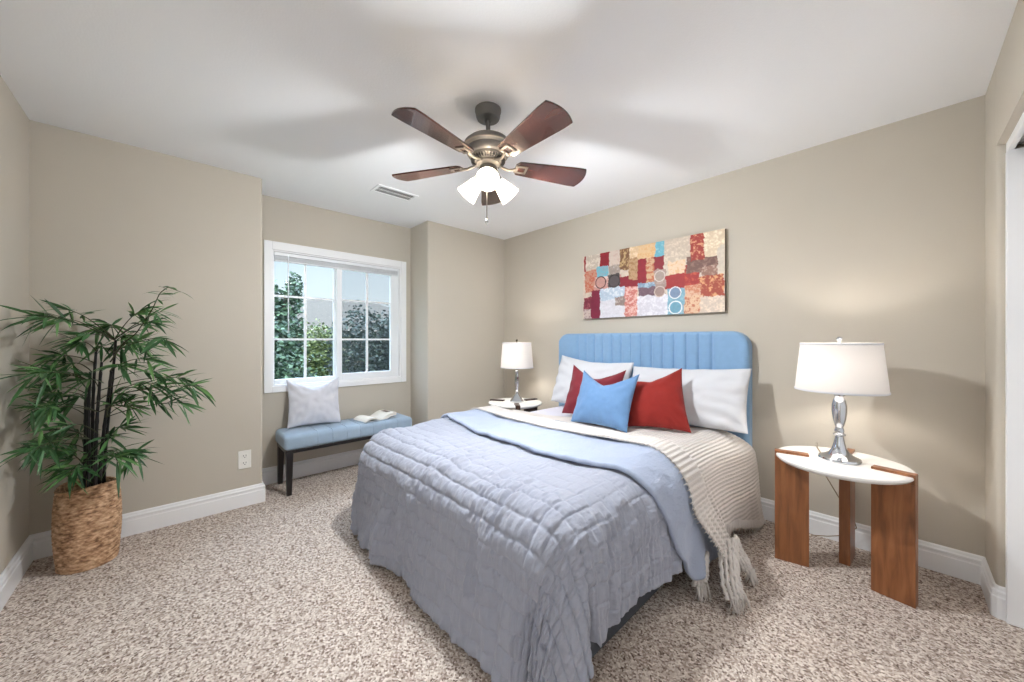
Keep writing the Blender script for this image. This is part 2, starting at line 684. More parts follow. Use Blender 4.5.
set_meta(f.build('trim_2', M['trim'], bevel=0.002), kind='structure')
# window side: two wall returns and the alcove wall pierced by the window
f = MB()
f.prism(rounded([(-3.8, YL), (XL, YL), (XL, Y0), (-3.8, Y0)], {2}, 0.016), 0, H)
f.prism(rounded([(-3.8, Y1), (XL, Y1), (XL, YA), (-3.8, YA)], {1}, 0.016), 0, H)
f.box((-3.8, Y0, 0), (XW, Y1, WZ0))
f.box((-3.8, Y0, WZ1), (XW, Y1, H))
f.box((-3.8, Y0, WZ0), (XW, WY0, WZ1))
f.box((-3.8, WY1, WZ0), (XW, Y1, WZ1))
set_meta(f.build('wall_window', M['wall'], angle=50), kind='structure')
# right wall: short return beside the table, header over the closet opening, the rest beyond it
f = MB()
f.prism(rounded([(XR, YA), (XR, 2.655), (0.5, 2.655), (0.5, YA)], {1}, 0.02), 0, H)
f.box((XR, 1.0, 2.075), (0.5, 2.655, H))
f.box((XR, YL, 0), (0.5, 1.0, H))
f.box((0.5, YL, 0), (0.62, YA, H))
set_meta(f.build('wall_right', M['wall'], angle=50), kind='structure')
# closet trim and door
f = MB()
f.box((0.314, 2.622, 0), (0.5, 2.655, 2.035))
f.box((0.316, 1.0, 2.035), (0.336, 2.655, 2.085))
f.box((0.336, 1.0, 2.06), (0.5, 2.655, 2.075))
set_meta(f.build('trim_1', M['trim'], bevel=0.003), kind='structure')
d = MB()
d.box((0.385, 1.01, 0.012), (0.42, 2.62, 1.995))
door = set_meta(d.build('door_1', M['trim'], bevel=0.003), kind='structure')
d = MB()
d.box((0.36, 1.0, 2.0), (0.46, 2.622, 2.06))
set_meta(d.build('door_track', M['dark'], parent=door), kind='structure')


def baseboard(name, pts, side):
    """profiled board swept along a floor polyline; side = +1 room lies to the left of the path"""
    prof = [(0.0, 0.0), (0.016, 0.0), (0.016, 0.092), (0.013, 0.096), (0.013, 0.106), (0.0155, 0.110), (0.0155, 0.118), (0.010, 0.124), (0.008, 0.134), (0.004, 0.140), (0.0, 0.140)]
    pts = [Vector((p[0], p[1])) for p in pts]
    n = len(pts)
    rows = []
    for i, p in enumerate(pts):
        dirs = []
        if i > 0: dirs.append((p - pts[i - 1]).normalized())
        if i < n - 1: dirs.append((pts[i + 1] - p).normalized())
        nr = [Vector((-q.y, q.x)) * side for q in dirs]
        if len(nr) == 2:
            mvec = (nr[0] + nr[1])
            mvec = mvec / max(0.2, mvec.dot(nr[0]))
        else:
            mvec = nr[0]
        rows.append([(p.x + mvec.x * o_, p.y + mvec.y * o_, z) for o_, z in prof])
    mb = MB()
    k = len(prof)
    vs = [q for r in rows for q in r]
    fs = []
    for i in range(n - 1):
        for j in range(k - 1):
            fs.append((i * k + j, (i + 1) * k + j, (i + 1) * k + j + 1, i * k + j + 1))
    fs.append(tuple(range(k)))
    fs.append(tuple((n - 1) * k + j for j in range(k)))
    mb.add(vs, fs)
    return set_meta(mb.build(name, M['trim']), kind='structure')


baseboard('baseboard_headboard', [(XL, YA), (XR, YA)], -1)
baseboard('baseboard_left', [(XL, YL), (DX0 - 0.06, YL)], 1)
baseboard('baseboard_window', [(XL, YL), (XL, Y0), (XW, Y0), (XW, Y1), (XL, Y1), (XL, YA)], -1)
baseboard('baseboard_right', [(XR, YA), (XR, 2.67), (0.292, 2.662), (0.298, 2.656), (0.305, 2.655), (0.316, 2.655)], -1)
baseboard('baseboard_entry', [(XR, 1.0), (XR, YL)], -1)

# ------------------------------------------------------------------ window
win = MB()      # casing on the wall face plus the reveal
cw = 0.058
for lo, hi in (((XW, WY0 - cw, WZ0 - 0.05), (XW + 0.018, WY0, WZ1 + 0.07)),
               ((XW, WY1, WZ0 - 0.05), (XW + 0.018, WY1 + cw, WZ1 + 0.07)),
               ((XW, WY0, WZ1), (XW + 0.018, WY1, WZ1 + 0.07)),
               ((XW, WY0, WZ0 - 0.05), (XW + 0.018, WY1, WZ0))):
    win.box(lo, hi)
t = 0.012
for lo, hi in (((XW - 0.10, WY0, WZ0), (XW + 0.006, WY0 + t, WZ1)), ((XW - 0.10, WY1 - t, WZ0), (XW + 0.006, WY1, WZ1)),
               ((XW - 0.10, WY0 + t, WZ1 - t), (XW + 0.006, WY1 - t, WZ1)), ((XW - 0.10, WY0 + t, WZ0), (XW + 0.006, WY1 - t, WZ0 + t))):
    win.box(lo, hi)
window = set_meta(win.build('window_1', M['trim'], bevel=0.003), 'white framed sliding window with grid bars above the bench', kind='structure')


def sash(name, y0, y1, z0, z1, x, wl_, wr_, wb, wt):
    s = MB()
    s.box((x - 0.02, y0, z0), (x + 0.02, y0 + wl_, z1))
    s.box((x - 0.02, y1 - wr_, z0), (x + 0.02, y1, z1))
    s.box((x - 0.02, y0 + wl_, z0), (x + 0.02, y1 - wr_, z0 + wb))
    s.box((x - 0.02, y0 + wl_, z1 - wt), (x + 0.02, y1 - wr_, z1))
    gy0, gy1, gz0, gz1 = y0 + wl_, y1 - wr_, z0 + wb, z1 - wt
    o = set_meta(s.build(name, M['vinyl'], parent=window, bevel=0.003), kind='structure')
    mu = MB()
    ym = (gy0 + gy1) / 2
    mu.box((x - 0.008, ym - 0.010, gz0), (x + 0.008, ym + 0.010, gz1))
    for zz in (1.226, 1.607):
        mu.box((x - 0.007, gy0, zz - 0.009), (x + 0.007, gy1, zz + 0.009))
    set_meta(mu.build('muntin', M['vinyl'], parent=o), kind='structure')
    g = MB()
    g.box((x - 0.003, gy0 - 0.004, gz0 - 0.004), (x + 0.003, gy1 + 0.004, gz1 + 0.004))
    set_meta(g.build('window_pane', M['glass'], parent=o), kind='structure')
    return o, (gy0, gy1, gz0, gz1)


sash('window_sash', WY0 + t, 1.165, WZ0 + t, WZ1 - t, -3.735, 0.016, 0.028, 0.04, 0.04)
so, g = sash('window_sash', 1.15, WY1 - t, WZ0 + t, WZ1 - t, -3.705, 0.05, 0.085, 0.062, 0.04)
s = MB()
s.box((-3.782, 1.15, WZ0 + t), (-3.780, WY1 - t, WZ1 - t))
set_meta(s.build('insect_screen', M['screen'], parent=so), kind='structure')

bl = empty('window_blind', (XW - 0.03, (WY0 + WY1) / 2, WZ1 - 0.012), 'white raised mini blind with wand at top of window', 'blind')
f = MB()
hw = (WY1 - WY0) / 2 - 0.018
f.box((-0.018, -hw, -0.03), (0.022, hw, -0.001))
f.build('headrail', M['vinyl'], bl, bevel=0.003)
f = MB()
for k in range(10):
    z = -0.033 - k * 0.0032
    f.box((-0.012, -hw + 0.006, z - 0.0018), (0.016, hw - 0.006, z))
f.build('slat_stack', M['vinyl'], bl)
f = MB()
f.box((-0.013, -hw + 0.006, -0.078), (0.017, hw - 0.006, -0.066))
f.build('bottom_rail', M['vinyl'], bl, bevel=0.003)
f = MB()
f.tube([(0.02, -0.462, -0.02), (0.024, -0.462, -0.06), (0.024, -0.460, -0.70)], 0.0045, 8)
f.build('wand', M['vinyl'], bl, smooth=True)

# ------------------------------------------------------------------ outlet, vent
ol = empty('wall_outlet', (XL, 0.390, 0.342), 'white duplex wall outlet low on the beige wall beside the alcove', 'outlet')
f = MB()
f.box((0, -0.039, -0.066), (0.006, 0.039, 0.066))
f.build('cover_plate', M['plastic'], ol, bevel=0.003)
for s_ in (-1, 1):
    f = MB()
    f.box((0.005, -0.017, s_ * 0.026 - 0.016), (0.0085, 0.017, s_ * 0.026 + 0.016))
    k = f.build('socket', M['plastic'], ol, bevel=0.002)
    f = MB()
    f.box((0.008, -0.009, s_ * 0.026 - 0.002), (0.0090, -0.006, s_ * 0.026 + 0.009))
    f.box((0.008, 0.006, s_ * 0.026 - 0.002), (0.0090, 0.009, s_ * 0.026 + 0.009))
    f.box((0.008, -0.003, s_ * 0.026 - 0.011), (0.0090, 0.003, s_ * 0.026 - 0.006))
    f.build('slots', M['dark'], k)

vt = empty('ceiling_vent', (-2.865, 1.352, H), 'white slatted air vent set in the ceiling', 'vent')
f = MB()
a, b_ = 0.085, 0.175
for lo, hi in (((-a, -b_, -0.007), (-a + 0.025, b_, 0)), ((a - 0.025, -b_, -0.007), (a, b_, 0)), ((-a + 0.025, -b_, -0.007), (a - 0.025, -b_ + 0.025, 0)), ((-a + 0.025, b_ - 0.025, -0.007), (a - 0.025, b_, 0))):
    f.box(lo, hi)
f.build('vent_frame', M['ceiling'], vt, bevel=0.002)
f = MB()
f.box((-a + 0.02, -b_ + 0.02, -0.0015), (a - 0.02, b_ - 0.02, -0.0002))
f.build('vent_cavity', M['dark'], vt)
f = MB()
for k in range(17):
    y = -b_ + 0.034 + k * (2 * b_ - 0.068) / 16
    f.box((-a + 0.022, -0.0012, -0.003), (a - 0.022, 0.0012, 0.003), M=Matrix.Translation((0, y, -0.0045)) @ Matrix.Rotation(math.radians(-70), 4, 'X'))
f.box((-0.002, -b_ + 0.02, -0.006), (0.002, b_ - 0.02, -0.002))
f.build('vent_louvres', M['ceiling'], vt)

# ================================================================== CEILING FAN
FX, FY = -1.493, 1.224
fan = empty('ceiling_fan', (FX, FY, H), 'pewter ceiling fan with five cherry wood blades and three lit shades', 'ceiling fan')
f = MB()
f.lathe([(0.069, 0), (0.069, -0.012), (0.066, -0.016), (0.064, -0.038), (0.058, -0.050), (0.045, -0.055), (0.022, -0.058), (0.018, -0.062)], seg=40)
f.build('canopy', M['pewter'], fan, angle=40)
f = MB()
f.lathe([(0.0115, -0.055), (0.0115, -0.165)], seg=20)
f.lathe([(0.02, -0.150), (0.024, -0.158), (0.024, -0.170)], seg=24)
f.build('downrod', M['pewter'], fan, angle=40)
f = MB()
f.lathe([(0.02, -0.146), (0.065, -0.152), (0.106, -0.166), (0.126, -0.184), (0.131, -0.200), (0.127, -0.208), (0.114, -0.215), (0.114, -0.232), (0.104, -0.248), (0.088, -0.254)], seg=56)
mh = f.build('motor_housing', M['pewter'], fan, angle=40)
f = MB()
f.lathe([(0.1320, -0.2005), (0.1335, -0.2035), (0.1310, -0.2075), (0.1270, -0.2085)], seg=56, cap=False)
f.build('trim_ring', M['pewter_light'], mh, angle=60)
f = MB()
f.lathe([(0.094, -0.252), (0.091, -0.263), (0.072, -0.276), (0.055, -0.278)], seg=56)
vr = f.build('vent_ring', M['pewter_light'], mh, angle=40)
f = MB()
for k in range(36):
    A = Matrix.Rotation(2 * PI * k / 36, 4, 'Z')
    f.box((0.070, -0.0024, -0.2775), (0.0905, 0.0024, -0.262), M=A)
f.build('vent_slots', M['dark'], mh)
# flywheel / light-kit stem
f = MB()
f.lathe([(0.060, -0.276), (0.062, -0.290), (0.050, -0.297), (0.040, -0.300), (0.047, -0.306), (0.052, -0.330), (0.048, -0.362), (0.036, -0.378), (0.018, -0.386), (0.006, -0.390)], seg=40)
f.build('switch_housing', M['pewter_light'], fan, angle=40)

R_BL = 0.545
blade_ang = [-151, -79, -7, 65, 137]
for k, ang in enumerate(blade_ang):
    A = Matrix.Rotation(math.radians(ang), 4, 'Z') @ Matrix.Translation((0, 0, -0.286)) @ Matrix.Rotation(math.radians(-12), 4, 'X')
    prof = []
    n = 24
    pts_u, pts_l = [], []
    for i in range(n + 1):
        s_ = i / n
        x = 0.150 + (R_BL - 0.150) * s_
        hwid = 0.050 + 0.028 * min(1, s_ * 1.15)
        if s_ < 0.06: hwid *= 0.55 + 0.45 * math.sqrt(max(0, 1 - (1 - s_ / 0.06) ** 2))
        pts_u.append((x, hwid))
        pts_l.append((x, -hwid))
    hw_ = pts_u[-1][1]
    arc_ = [(R_BL + 0.022 * (1 - (q / 8.0) ** 2), hw_ * q / 8.0) for q in range(-7, 8)]
    poly = pts_l + arc_ + pts_u[::-1]
    f = MB()
    f.prism(poly, -0.004, 0.004)
    o = f.build('blade', M['blade'], fan, bevel=0.0015)
    o.matrix_local = A
    # iron: arm from the flywheel to a forked plate under the blade
    g_ = MB()
    g_.box((0.150, -0.030, -0.0085), (0.166, 0.030, -0.004))
    g_.box((0.150, 0.018, -0.0085), (0.215, 0.030, -0.004))
    g_.box((0.150, -0.030, -0.0085), (0.215, -0.018, -0.004))
    g_.box((0.205, -0.030, -0.0085), (0.217, 0.030, -0.004))
    for sx_ in (0.158, 0.210):
        for sy_ in (-0.022, 0.022):
            g_.lathe([(0.005, -0.0105), (0.005, -0.008)], c=(sx_, sy_, 0), seg=10)
    g_.tube([(0.055, 0.0, 0.004), (0.085, 0.008, -0.006), (0.115, 0.010, -0.012), (0.14, 0.004, -0.010), (0.156, 0, -0.0065)], [0.009, 0.008, 0.007, 0.007, 0.008], 10)
    iron = g_.build('blade_iron', M['pewter_light'], o, angle=40)

for k, ang in enumerate((-40, 80, 200)):
    tilt = math.radians(51)       # how far the shade leans out from straight down
    A = Matrix.Translation((0, 0, -0.345)) @ Matrix.Rotation(math.radians(ang), 4, 'Z') @ Matrix.Translation((0.035, 0, 0)) @ Matrix.Rotation(-tilt, 4, 'Y')
    f = MB()
    f.lathe([(0.016, 0.02), (0.022, 0.0), (0.028, -0.012), (0.029, -0.035), (0.026, -0.038)], seg=28)
    fit = f.build('shade_fitter', M['pewter_light'], fan, angle=40)
    fit.matrix_local = A
    f = MB()
    f.lathe([(0.026, -0.030), (0.031, -0.036), (0.036, -0.055), (0.043, -0.085), (0.052, -0.118), (0.058, -0.136), (0.0565, -0.136), (0.050, -0.116), (0.041, -0.084), (0.034, -0.055), (0.026, -0.034)], seg=36, cap=False)
    sh = f.build('lamp_shade', M['fan_glass'], fan, smooth=True)
    sh.matrix_local = A
    sh['label'] = 'lit frosted glass shade'
    f = MB()
    f.lathe([(0.010, -0.036), (0.012, -0.05), (0.018, -0.066), (0.022, -0.080), (0.020, -0.094), (0.012, -0.103), (0.0, -0.106)], seg=20)
    f.build('bulb', M['bulb'], sh, smooth=True)
    ld = bpy.data.lights.new('fan_bulb_light', 'POINT')
    ld.energy = FAN_W
    ld.color = WARM
    ld.shadow_soft_size = 0.04
    lo = bpy.data.objects.new('fan_bulb_light', ld)
    COL.objects.link(lo)
    lo.location = (Matrix.Translation((FX, FY, H)) @ A) @ Vector((0, 0, -0.098))
f = MB()
f.tube([(0.028, -0.030, -0.37), (0.030, -0.033, -0.42), (0.030, -0.033, -0.592)], 0.0030, 6)
pc = f.build('pull_chain', M['pewter_light'], fan, smooth=True)
f = MB()
f.lathe([(0.002, -0.588), (0.006, -0.596), (0.009, -0.606), (0.006, -0.616), (0.003, -0.624), (0.0, -0.628)], c=(0.030, -0.033, 0), seg=16)
f.build('chain_fob', M['chrome'], pc, smooth=True)

# lamps added out of view in the hall to brighten the bedroom
for hx in (-0.95, 0.35):
    hl = empty('added_fill_lamp', (hx, -1.6, H), 'round white flush lamp added out of view to fill the bedroom with light', 'fill lamp', 'added fill lamps')
    f = MB()
    f.lathe([(0.15, 0), (0.15, -0.02), (0.13, -0.028)], seg=40)
    f.build('lamp_base', M['pewter'], hl, angle=40)
    f = MB()
    f.lathe([(0.13, -0.026), (0.125, -0.05), (0.10, -0.08), (0.06, -0.098), (0.0, -0.105)], seg=40, cap=False)
    f.build('glass_dome', M['fan_glass'], hl, smooth=True)
    ld = bpy.data.lights.new('added_fill_light', 'POINT')
    ld.energy = HALL_FILL_W
    ld.color = WARM
    ld.shadow_soft_size = 0.08
    lo = bpy.data.objects.new('added_fill_light', ld)
    COL.objects.link(lo)
    lo.location = (hx, -1.6, H - 0.20)

# ================================================================== ABSTRACT CANVAS
AX0, AX1, AZ0, AZ1, AY = -2.108, -0.865, 1.424, 2.028, 2.920
art = empty('canvas_painting', ((AX0 + AX1) / 2, AY, (AZ0 + AZ1) / 2), 'wide abstract canvas of red, beige and teal blocks over the headboard', 'painting')
NS, NT = 300, 146
S, T_ = np.meshgrid(np.linspace(0, 1, NS), np.linspace(0, 1, NT), indexing='ij')   # T_ from top
zx0 = 85.0


def zs(x):
    """painting fraction of a measured horizontal position"""
    pxs = 570 + x / 6.02
    r = (-0.7300464 + 0.68339758 * (pxs - 512) / 363.2, 0.68339758 + 0.7300464 * (pxs - 512) / 363.2)
    return (AY * r[0] / r[1] - AX0) / (AX1 - AX0)


imgc = np.zeros((NS, NT, 3))
imgc[:] = srgb(216, 200, 184)[:3]
jx = 0.006 * vnoise(S * 40, T_ * 20, 5) + 0.003 * vnoise(S * 120, T_ * 60, 6)
jt = 0.014 * vnoise(S * 30, T_ * 18, 7) + 0.006 * vnoise(S * 110, T_ * 60, 8)
fleck = 0.6 * vnoise(S * 44 + 2 * T_, T_ * 30, 9) + 0.6 * vnoise(S * 100, T_ * 52, 10) + 0.5 * vnoise(S * 190, T_ * 90, 14)


def patch(x0, x1, t0, t1, c, c2=None, amt=0.3, a=1.0):
    m_ = (S + jx > zs(x0)) & (S + jx < zs(x1)) & (T_ + jt > t0) & (T_ + jt < t1)
    cc = np.array(srgb(*c)[:3])
    imgc[m_] = imgc[m_] * (1 - a) + cc * a
    if c2 is not None:
        kf = (0.85 * sstep(0.75 - amt * 1.7 - 0.25, 0.75 - amt * 1.7 + 0.35, fleck))[..., None] * m_[..., None]
        imgc[:] = imgc * (1 - kf) + np.array(srgb(*c2)[:3]) * kf


def circ(x, t_, rx, c=None, ring=None, w=0.16):
    s0 = zs(x)
    rs = zs(x + rx) - s0
    rt = rs * (AX1 - AX0) / (AZ1 - AZ0)
    q = np.sqrt(((S - s0) / rs) ** 2 + ((T_ - t_) / rt) ** 2)
    if c is not None: imgc[q < 1] = srgb(*c)[:3]
    if ring is not None: imgc[(q < 1) & (q > 1 - w)] = srgb(*ring)[:3]


BEI = (228, 214, 196)
patch(85, 182, -.1, .28, (206, 190, 174), (226, 214, 200), .3)
patch(235, 302, -.1, .28, (216, 198, 186), (196, 170, 156), .2)
patch(355, 412, -.1, .22, (220, 188, 150), (232, 208, 176), .3)
patch(410, 515, -.1, .26, (226, 190, 146), (210, 164, 112), .3)
patch(565, 728, -.1, .34, (206, 188, 170), (222, 206, 188), .3)
patch(85, 95, -.1, .24, (150, 30, 34))
patch(90, 160, .24, .58, (206, 150, 128), (188, 92, 66), .45)
patch(160, 232, .20, .36, (140, 178, 194), (96, 186, 206), .35)
patch(235, 302, .22, .38, (164, 148, 140), (188, 176, 168), .25)
patch(182, 236, -.1, .205, (140, 20, 36))
patch(300, 357, -.1, .31, (122, 84, 54), (200, 168, 120), .35)
patch(150, 310, .36, .60, (204, 150, 142), (224, 200, 190), .3)
patch(228, 300, .355, .565, (74, 66, 66), (112, 104, 104), .2)
patch(300, 512, .40, .58, (138, 26, 44))
patch(405, 462, .19, .52, (144, 24, 42))
patch(355, 407, .15, .47, (196, 158, 120), (150, 112, 74), .4)
patch(460, 506, .20, .54, (214, 176, 140), (178, 86, 52), .45)
patch(505, 566, .20, .38, (136, 26, 40))
patch(512, 566, -.1, .20, (112, 180, 200), (160, 200, 206), .25)
patch(590, 692, .30, .50, (236, 208, 178), (214, 172, 130), .25)
patch(575, 782, .47, .67, (156, 32, 34))
patch(690, 782, .38, .64, (164, 38, 34), (196, 84, 56), .2)
patch(700, 892, .28, .48, (116, 82, 72), (142, 106, 94), .3)
patch(725, 808, -.1, .335, (160, 46, 36), (222, 160, 120), .28)
patch(805, 930, -.1, .31, (230, 206, 176), (244, 232, 208), .35)
patch(890, 930, .2, .52, (214, 200, 184))
patch(790, 890, .42, .56, (150, 110, 96), (190, 160, 146), .3)
patch(780, 930, .54, .80, (166, 68, 46), (226, 168, 116), .27)
patch(505, 577, .38, .80, (166, 142, 134), (182, 160, 150), .2)
patch(412, 512, .53, .62, (132, 158, 182), (176, 196, 210), .3)
patch(412, 512, .60, .74, (112, 84, 96), (140, 116, 126), .2)
patch(85, 132, .66, .84, (132, 46, 64), (168, 90, 98), .25)
patch(85, 132, .84, 1.1, (206, 186, 180), (112, 80, 86), .25)
patch(128, 182, .56, 1.1, (128, 30, 60))
patch(180, 332, .55, 1.1, (222, 220, 228))
patch(180, 332, .55, .74, (186, 204, 222), (222, 226, 232), .35)
patch(270, 332, .70, .83, (150, 130, 124), (190, 178, 172), .3)
patch(402, 592, .72, 1.1, (216, 212, 222), (228, 226, 232), .3)
patch(330, 404, .56, 1.0, (206, 122, 112), (228, 190, 180), .4)
patch(588, 690, .66, 1.1, (122, 168, 188), (146, 184, 200), .25)
patch(690, 784, .64, .80, (222, 180, 152), (190, 110, 76), .3)
patch(690, 800, .78, 1.1, (228, 190, 156), (176, 84, 54), .35)
patch(780, 930, .80, 1.1, (216, 198, 182), (236, 216, 196), .3)
circ(185, .45, 33, (200, 150, 140), (70, 40, 40))
circ(266, .455, 36, (84, 76, 78), (54, 46, 48))
circ(540, .47, 34, (170, 152, 142), (220, 206, 196))
circ(540, .68, 34, (158, 132, 126), (210, 190, 178))
circ(633, .715, 38, (120, 140, 168), (240, 238, 238))
circ(635, .91, 42, (108, 160, 184), (238, 238, 238))
imgc *= 0.88 * (1 + 0.10 * fleck[..., None].clip(-1, 1))
P = np.zeros((NS, NT, 3))
P[..., 0] = (S - 0.5) * (AX1 - AX0)
P[..., 1] = -0.0012 * (1 + 0.6 * fleck.clip(-1, 1))
P[..., 2] = (0.5 - T_) * (AZ1 - AZ0)
m, nt, b = new_mat('painted_canvas')
at = nt.nodes.new('ShaderNodeAttribute')
at.attribute_name = 'paint'
nt.links.new(at.outputs['Color'], b.inputs['Base Color'])
b.inputs['Roughness'].default_value = 0.6
face = grid_obj('painted_face', P, m, art)
ca = face.data.color_attributes.new('paint', 'FLOAT_COLOR', 'POINT')
ca.data.foreach_set('color', np.concatenate([imgc, np.ones((NS, NT, 1))], -1).astype(np.float32).ravel())
f = MB()
f.box((-(AX1 - AX0) / 2, 0.0005, -(AZ1 - AZ0) / 2), ((AX1 - AX0) / 2, YA - AY - 0.001, (AZ1 - AZ0) / 2))
f.build('stretched_edge', simple('canvas_edge', srgb(92, 76, 62), 0.8), art, bevel=0.002)

# ================================================================== BED
BX0, BX1, BYF, BYH = -2.285, -0.815, 0.985, 2.86
bed = empty('bed', (-1.54, 1.9, 0), 'queen bed with blue channel tufted headboard and slate base', 'bed')


def bl_(x, y, z): return (x + 1.54, y - 1.9, z)


f = MB()
f.box(bl_(-2.29, 0.975, 0.012), bl_(-0.79, 2.855, 0.30))
f.build('bed_base', M['bedbase'], bed, bevel=0.02, segs=3)
f = MB()
f.box(bl_(BX0, BYF, 0.30), bl_(BX1, BYH, 0.592))
o = f.build('mattress', M['sheet'], bed, bevel=0.09, segs=6, smooth=True)
o['label'] = 'mattress in pale lavender sheet'
# headboard: rounded-corner slab, vertical channels in the middle
HX0, HX1, HZ0, HZ1 = -2.376, -0.703, 0.02, 1.283
hb = MB()
nx = 420
edges = [-2.125 + k * (1.19 / 13) for k in range(14)]
xs = np.linspace(HX0, HX1, nx)
zsamp = np.concatenate([np.linspace(HZ0, 1.10, 8), np.linspace(1.11, HZ1, 40)])
XX, ZZ = np.meshgrid(xs, zsamp, indexing='ij')
rc = 0.115
# pull the grid inside the rounded outline
zmax = np.full(nx, HZ1)
for i, x in enumerate(xs):
    e_ = min(x - HX0, HX1 - x)
    if e_ < rc: zmax[i] = HZ1 - rc + math.sqrt(max(0, rc * rc - (rc - e_) ** 2))
ZZ = HZ0 + (ZZ - HZ0) * ((zmax[:, None] - HZ0) / (HZ1 - HZ0))
dist_e = np.minimum(np.minimum(XX - HX0, HX1 - XX), zmax[:, None] - ZZ).clip(0, 1)
puff = 0.085 * np.sqrt(1 - (1 - np.clip(dist_e / 0.03, 0, 1)) ** 2) * 0.35 + 0.055
ch = np.zeros_like(XX)
dmin = np.full_like(XX, 9.0)
for ex in edges: dmin = np.minimum(dmin, np.abs(XX - ex))
inside = (XX > edges[0] - 0.03) & (XX < edges[-1] + 0.03)
ch = 0.012 * np.exp(-(dmin / 0.007) ** 2) + 0.006 * np.exp(-(dmin / 0.02) ** 2)
depth = puff - np.where(inside, ch, 0) * sstep(0.0, 0.03, dist_e)
P = np.stack([XX + 1.54, (YA - 0.012 - depth) - 1.9, ZZ], -1)
o = grid_obj('headboard', P, M['blue_fabric'], bed)
# sides, top and back of the slab
outline = [(x, z) for x, z in zip(xs, zmax)]
f = MB()
vs, fs = [], []
for x, z in outline:
    vs.append((x + 1.54, YA - 0.012 - 0.054 - 1.9, z))
    vs.append((x + 1.54, YA - 0.004 - 1.9, z))
for i in range(nx - 1):
    fs.append((2 * i, 2 * i + 1, 2 * i + 3, 2 * i + 2))
for x_ in (HX0, HX1):
    k = len(vs)
    vs += [(x_ + 1.54, YA - 0.066 - 1.9, HZ0), (x_ + 1.54, YA - 0.004 - 1.9, HZ0), (x_ + 1.54, YA - 0.004 - 1.9, HZ1 - rc), (x_ + 1.54, YA - 0.066 - 1.9, HZ1 - rc)]
    fs.append((k, k + 1, k + 2, k + 3))
f.add(vs, fs)
f.build('headboard_edge', M['blue_fabric'], bed, smooth=False)

# ------------------------------------------------------------------ cloth draped over the bed
CXL, CXR, CYF, CZT, RE = -2.465, -0.706, 0.855, 0.634, 0.195
ARC = RE * PI / 2
KX0, KX1, KY = CXL + RE, CXR - RE, CYF + RE     # where the edge rounding begins


def drape(a, b_, off=0.0, zt=CZT, flare=0.06, flute=1.0, lobe=0.0, lmaxL=9.0, seed=0, floor_z=0.014):
    ox = np.where(a > KX1, a - KX1, np.where(a < KX0, a - KX0, 0.0))
    oy = np.where(b_ < KY, b_ - KY, 0.0)
    l = np.hypot(ox, oy)
    ls = np.maximum(l, 1e-9)
    nx_, ny_ = ox / ls, oy / ls
    cx_, cy_ = np.clip(a, KX0, KX1), np.maximum(b_, KY)
    th = np.arctan2(np.abs(ox), np.abs(oy))          # 0 at the foot, pi/2 at the sides
    p = np.where(a > 0.5 * (KX0 + KX1), cx_ + 0.25 * th * (l > 0) + (cy_ - KY), cx_ - 0.25 * th * (l > 0) - (cy_ - KY))
    ph = np.clip(l, 0, ARC) / RE
    ll = np.maximum(l - ARC, 0)
    grow = sstep(0.02, 0.38, ll)
    fl = flute * grow * (0.036 * vnoise(p * 5.2, p * 0 + 0.3, seed + 1) + 0.024 * vnoise(p * 11.0, ll * 1.2, seed + 2) + 0.007 * vnoise(p * 24, ll * 2.0, seed + 3))
    out = RE * np.sin(ph) + ll * flare + fl
    if lobe:
        right = (ox > 0) & (oy < 0)
        bump = sstep(0.10, 0.75, th) * (1 - sstep(1.22, 1.42, th))
        crease = np.exp(-((th - 1.45) / 0.10) ** 2)
        out = out + np.where(right, ll * (lobe * bump - 0.20 * crease), 0)
    drop = RE * (1 - np.cos(ph)) + ll * math.cos(flare)
    ztop = zt + off * np.cos(ph)
    nout = out + off * np.sin(ph)
    z = ztop - drop
    exc = np.maximum(floor_z - z, 0)
    z = np.maximum(z, floor_z)
    nout = nout + exc * 0.5
    return np.stack([cx_ + nx_ * nout, cy_ + ny_ * nout, z], -1), ph, l, np.stack([nx_ * np.sin(ph), ny_ * np.sin(ph), np.cos(ph)], -1)


def quilt_h(a, b_, top, side, sa=0.066, sb=0.076):
    """pinched quilting rows, weaker broken columns and fine pulled wrinkles"""
    aw = a + 0.010 * vnoise(a * 5, b_ * 5, 31) + 0.003 * vnoise(a * 30, b_ * 30, 36)
    bw = b_ + 0.010 * vnoise(a * 5, b_ * 5, 32) + 0.003 * vnoise(a * 30, b_ * 30, 37)
    da = np.abs((aw / sa + 0.5) % 1.0 - 0.5) * sa
    db = np.abs((bw / sb + 0.5) % 1.0 - 0.5) * sb
    ka = 0.30 + 0.45 * sstep(-0.3, 0.5, vnoise(a * 7, b_ * 4, 38))
    kr = 0.68 - 0.25 * side
    pin = np.maximum((ka + 0.2 * side) * np.exp(-(da / 0.006) ** 2), np.exp(-(db / 0.006) ** 2) * kr)
    puff = 0.35 * (1 - np.exp(-(db / 0.022) ** 2))
    msk = 0.45 + 0.55 * sstep(-0.35, 0.45, vnoise(a * 4.5, b_ * 3.2, 39))
    def wr_(u, v):
        return 0.0105 * (0.45 - np.abs(vnoise(u * 22, v * 4.5, 33))) + 0.0075 * (0.45 - np.abs(vnoise(u * 47, v * 10, 34))) + 0.0090 * vnoise(u * 15, v * 3.5, 35) + 0.003 * vnoise(u * 90, v * 24, 43)
    wrinkle = 1.7 * wr_(a, b_) * (1 - side) + 1.2 * wr_(b_, a) * side + 0.0020 * vnoise(a * 60, b_ * 60, 41)
    pulled = 0.006 * vnoise((a + 0.35 * b_) * 17, (b_ - 0.3 * a) * 6, 42)
    return (0.010 * (puff - pin) + (wrinkle + pulled) * msk) * (1 - 0.68 * top)


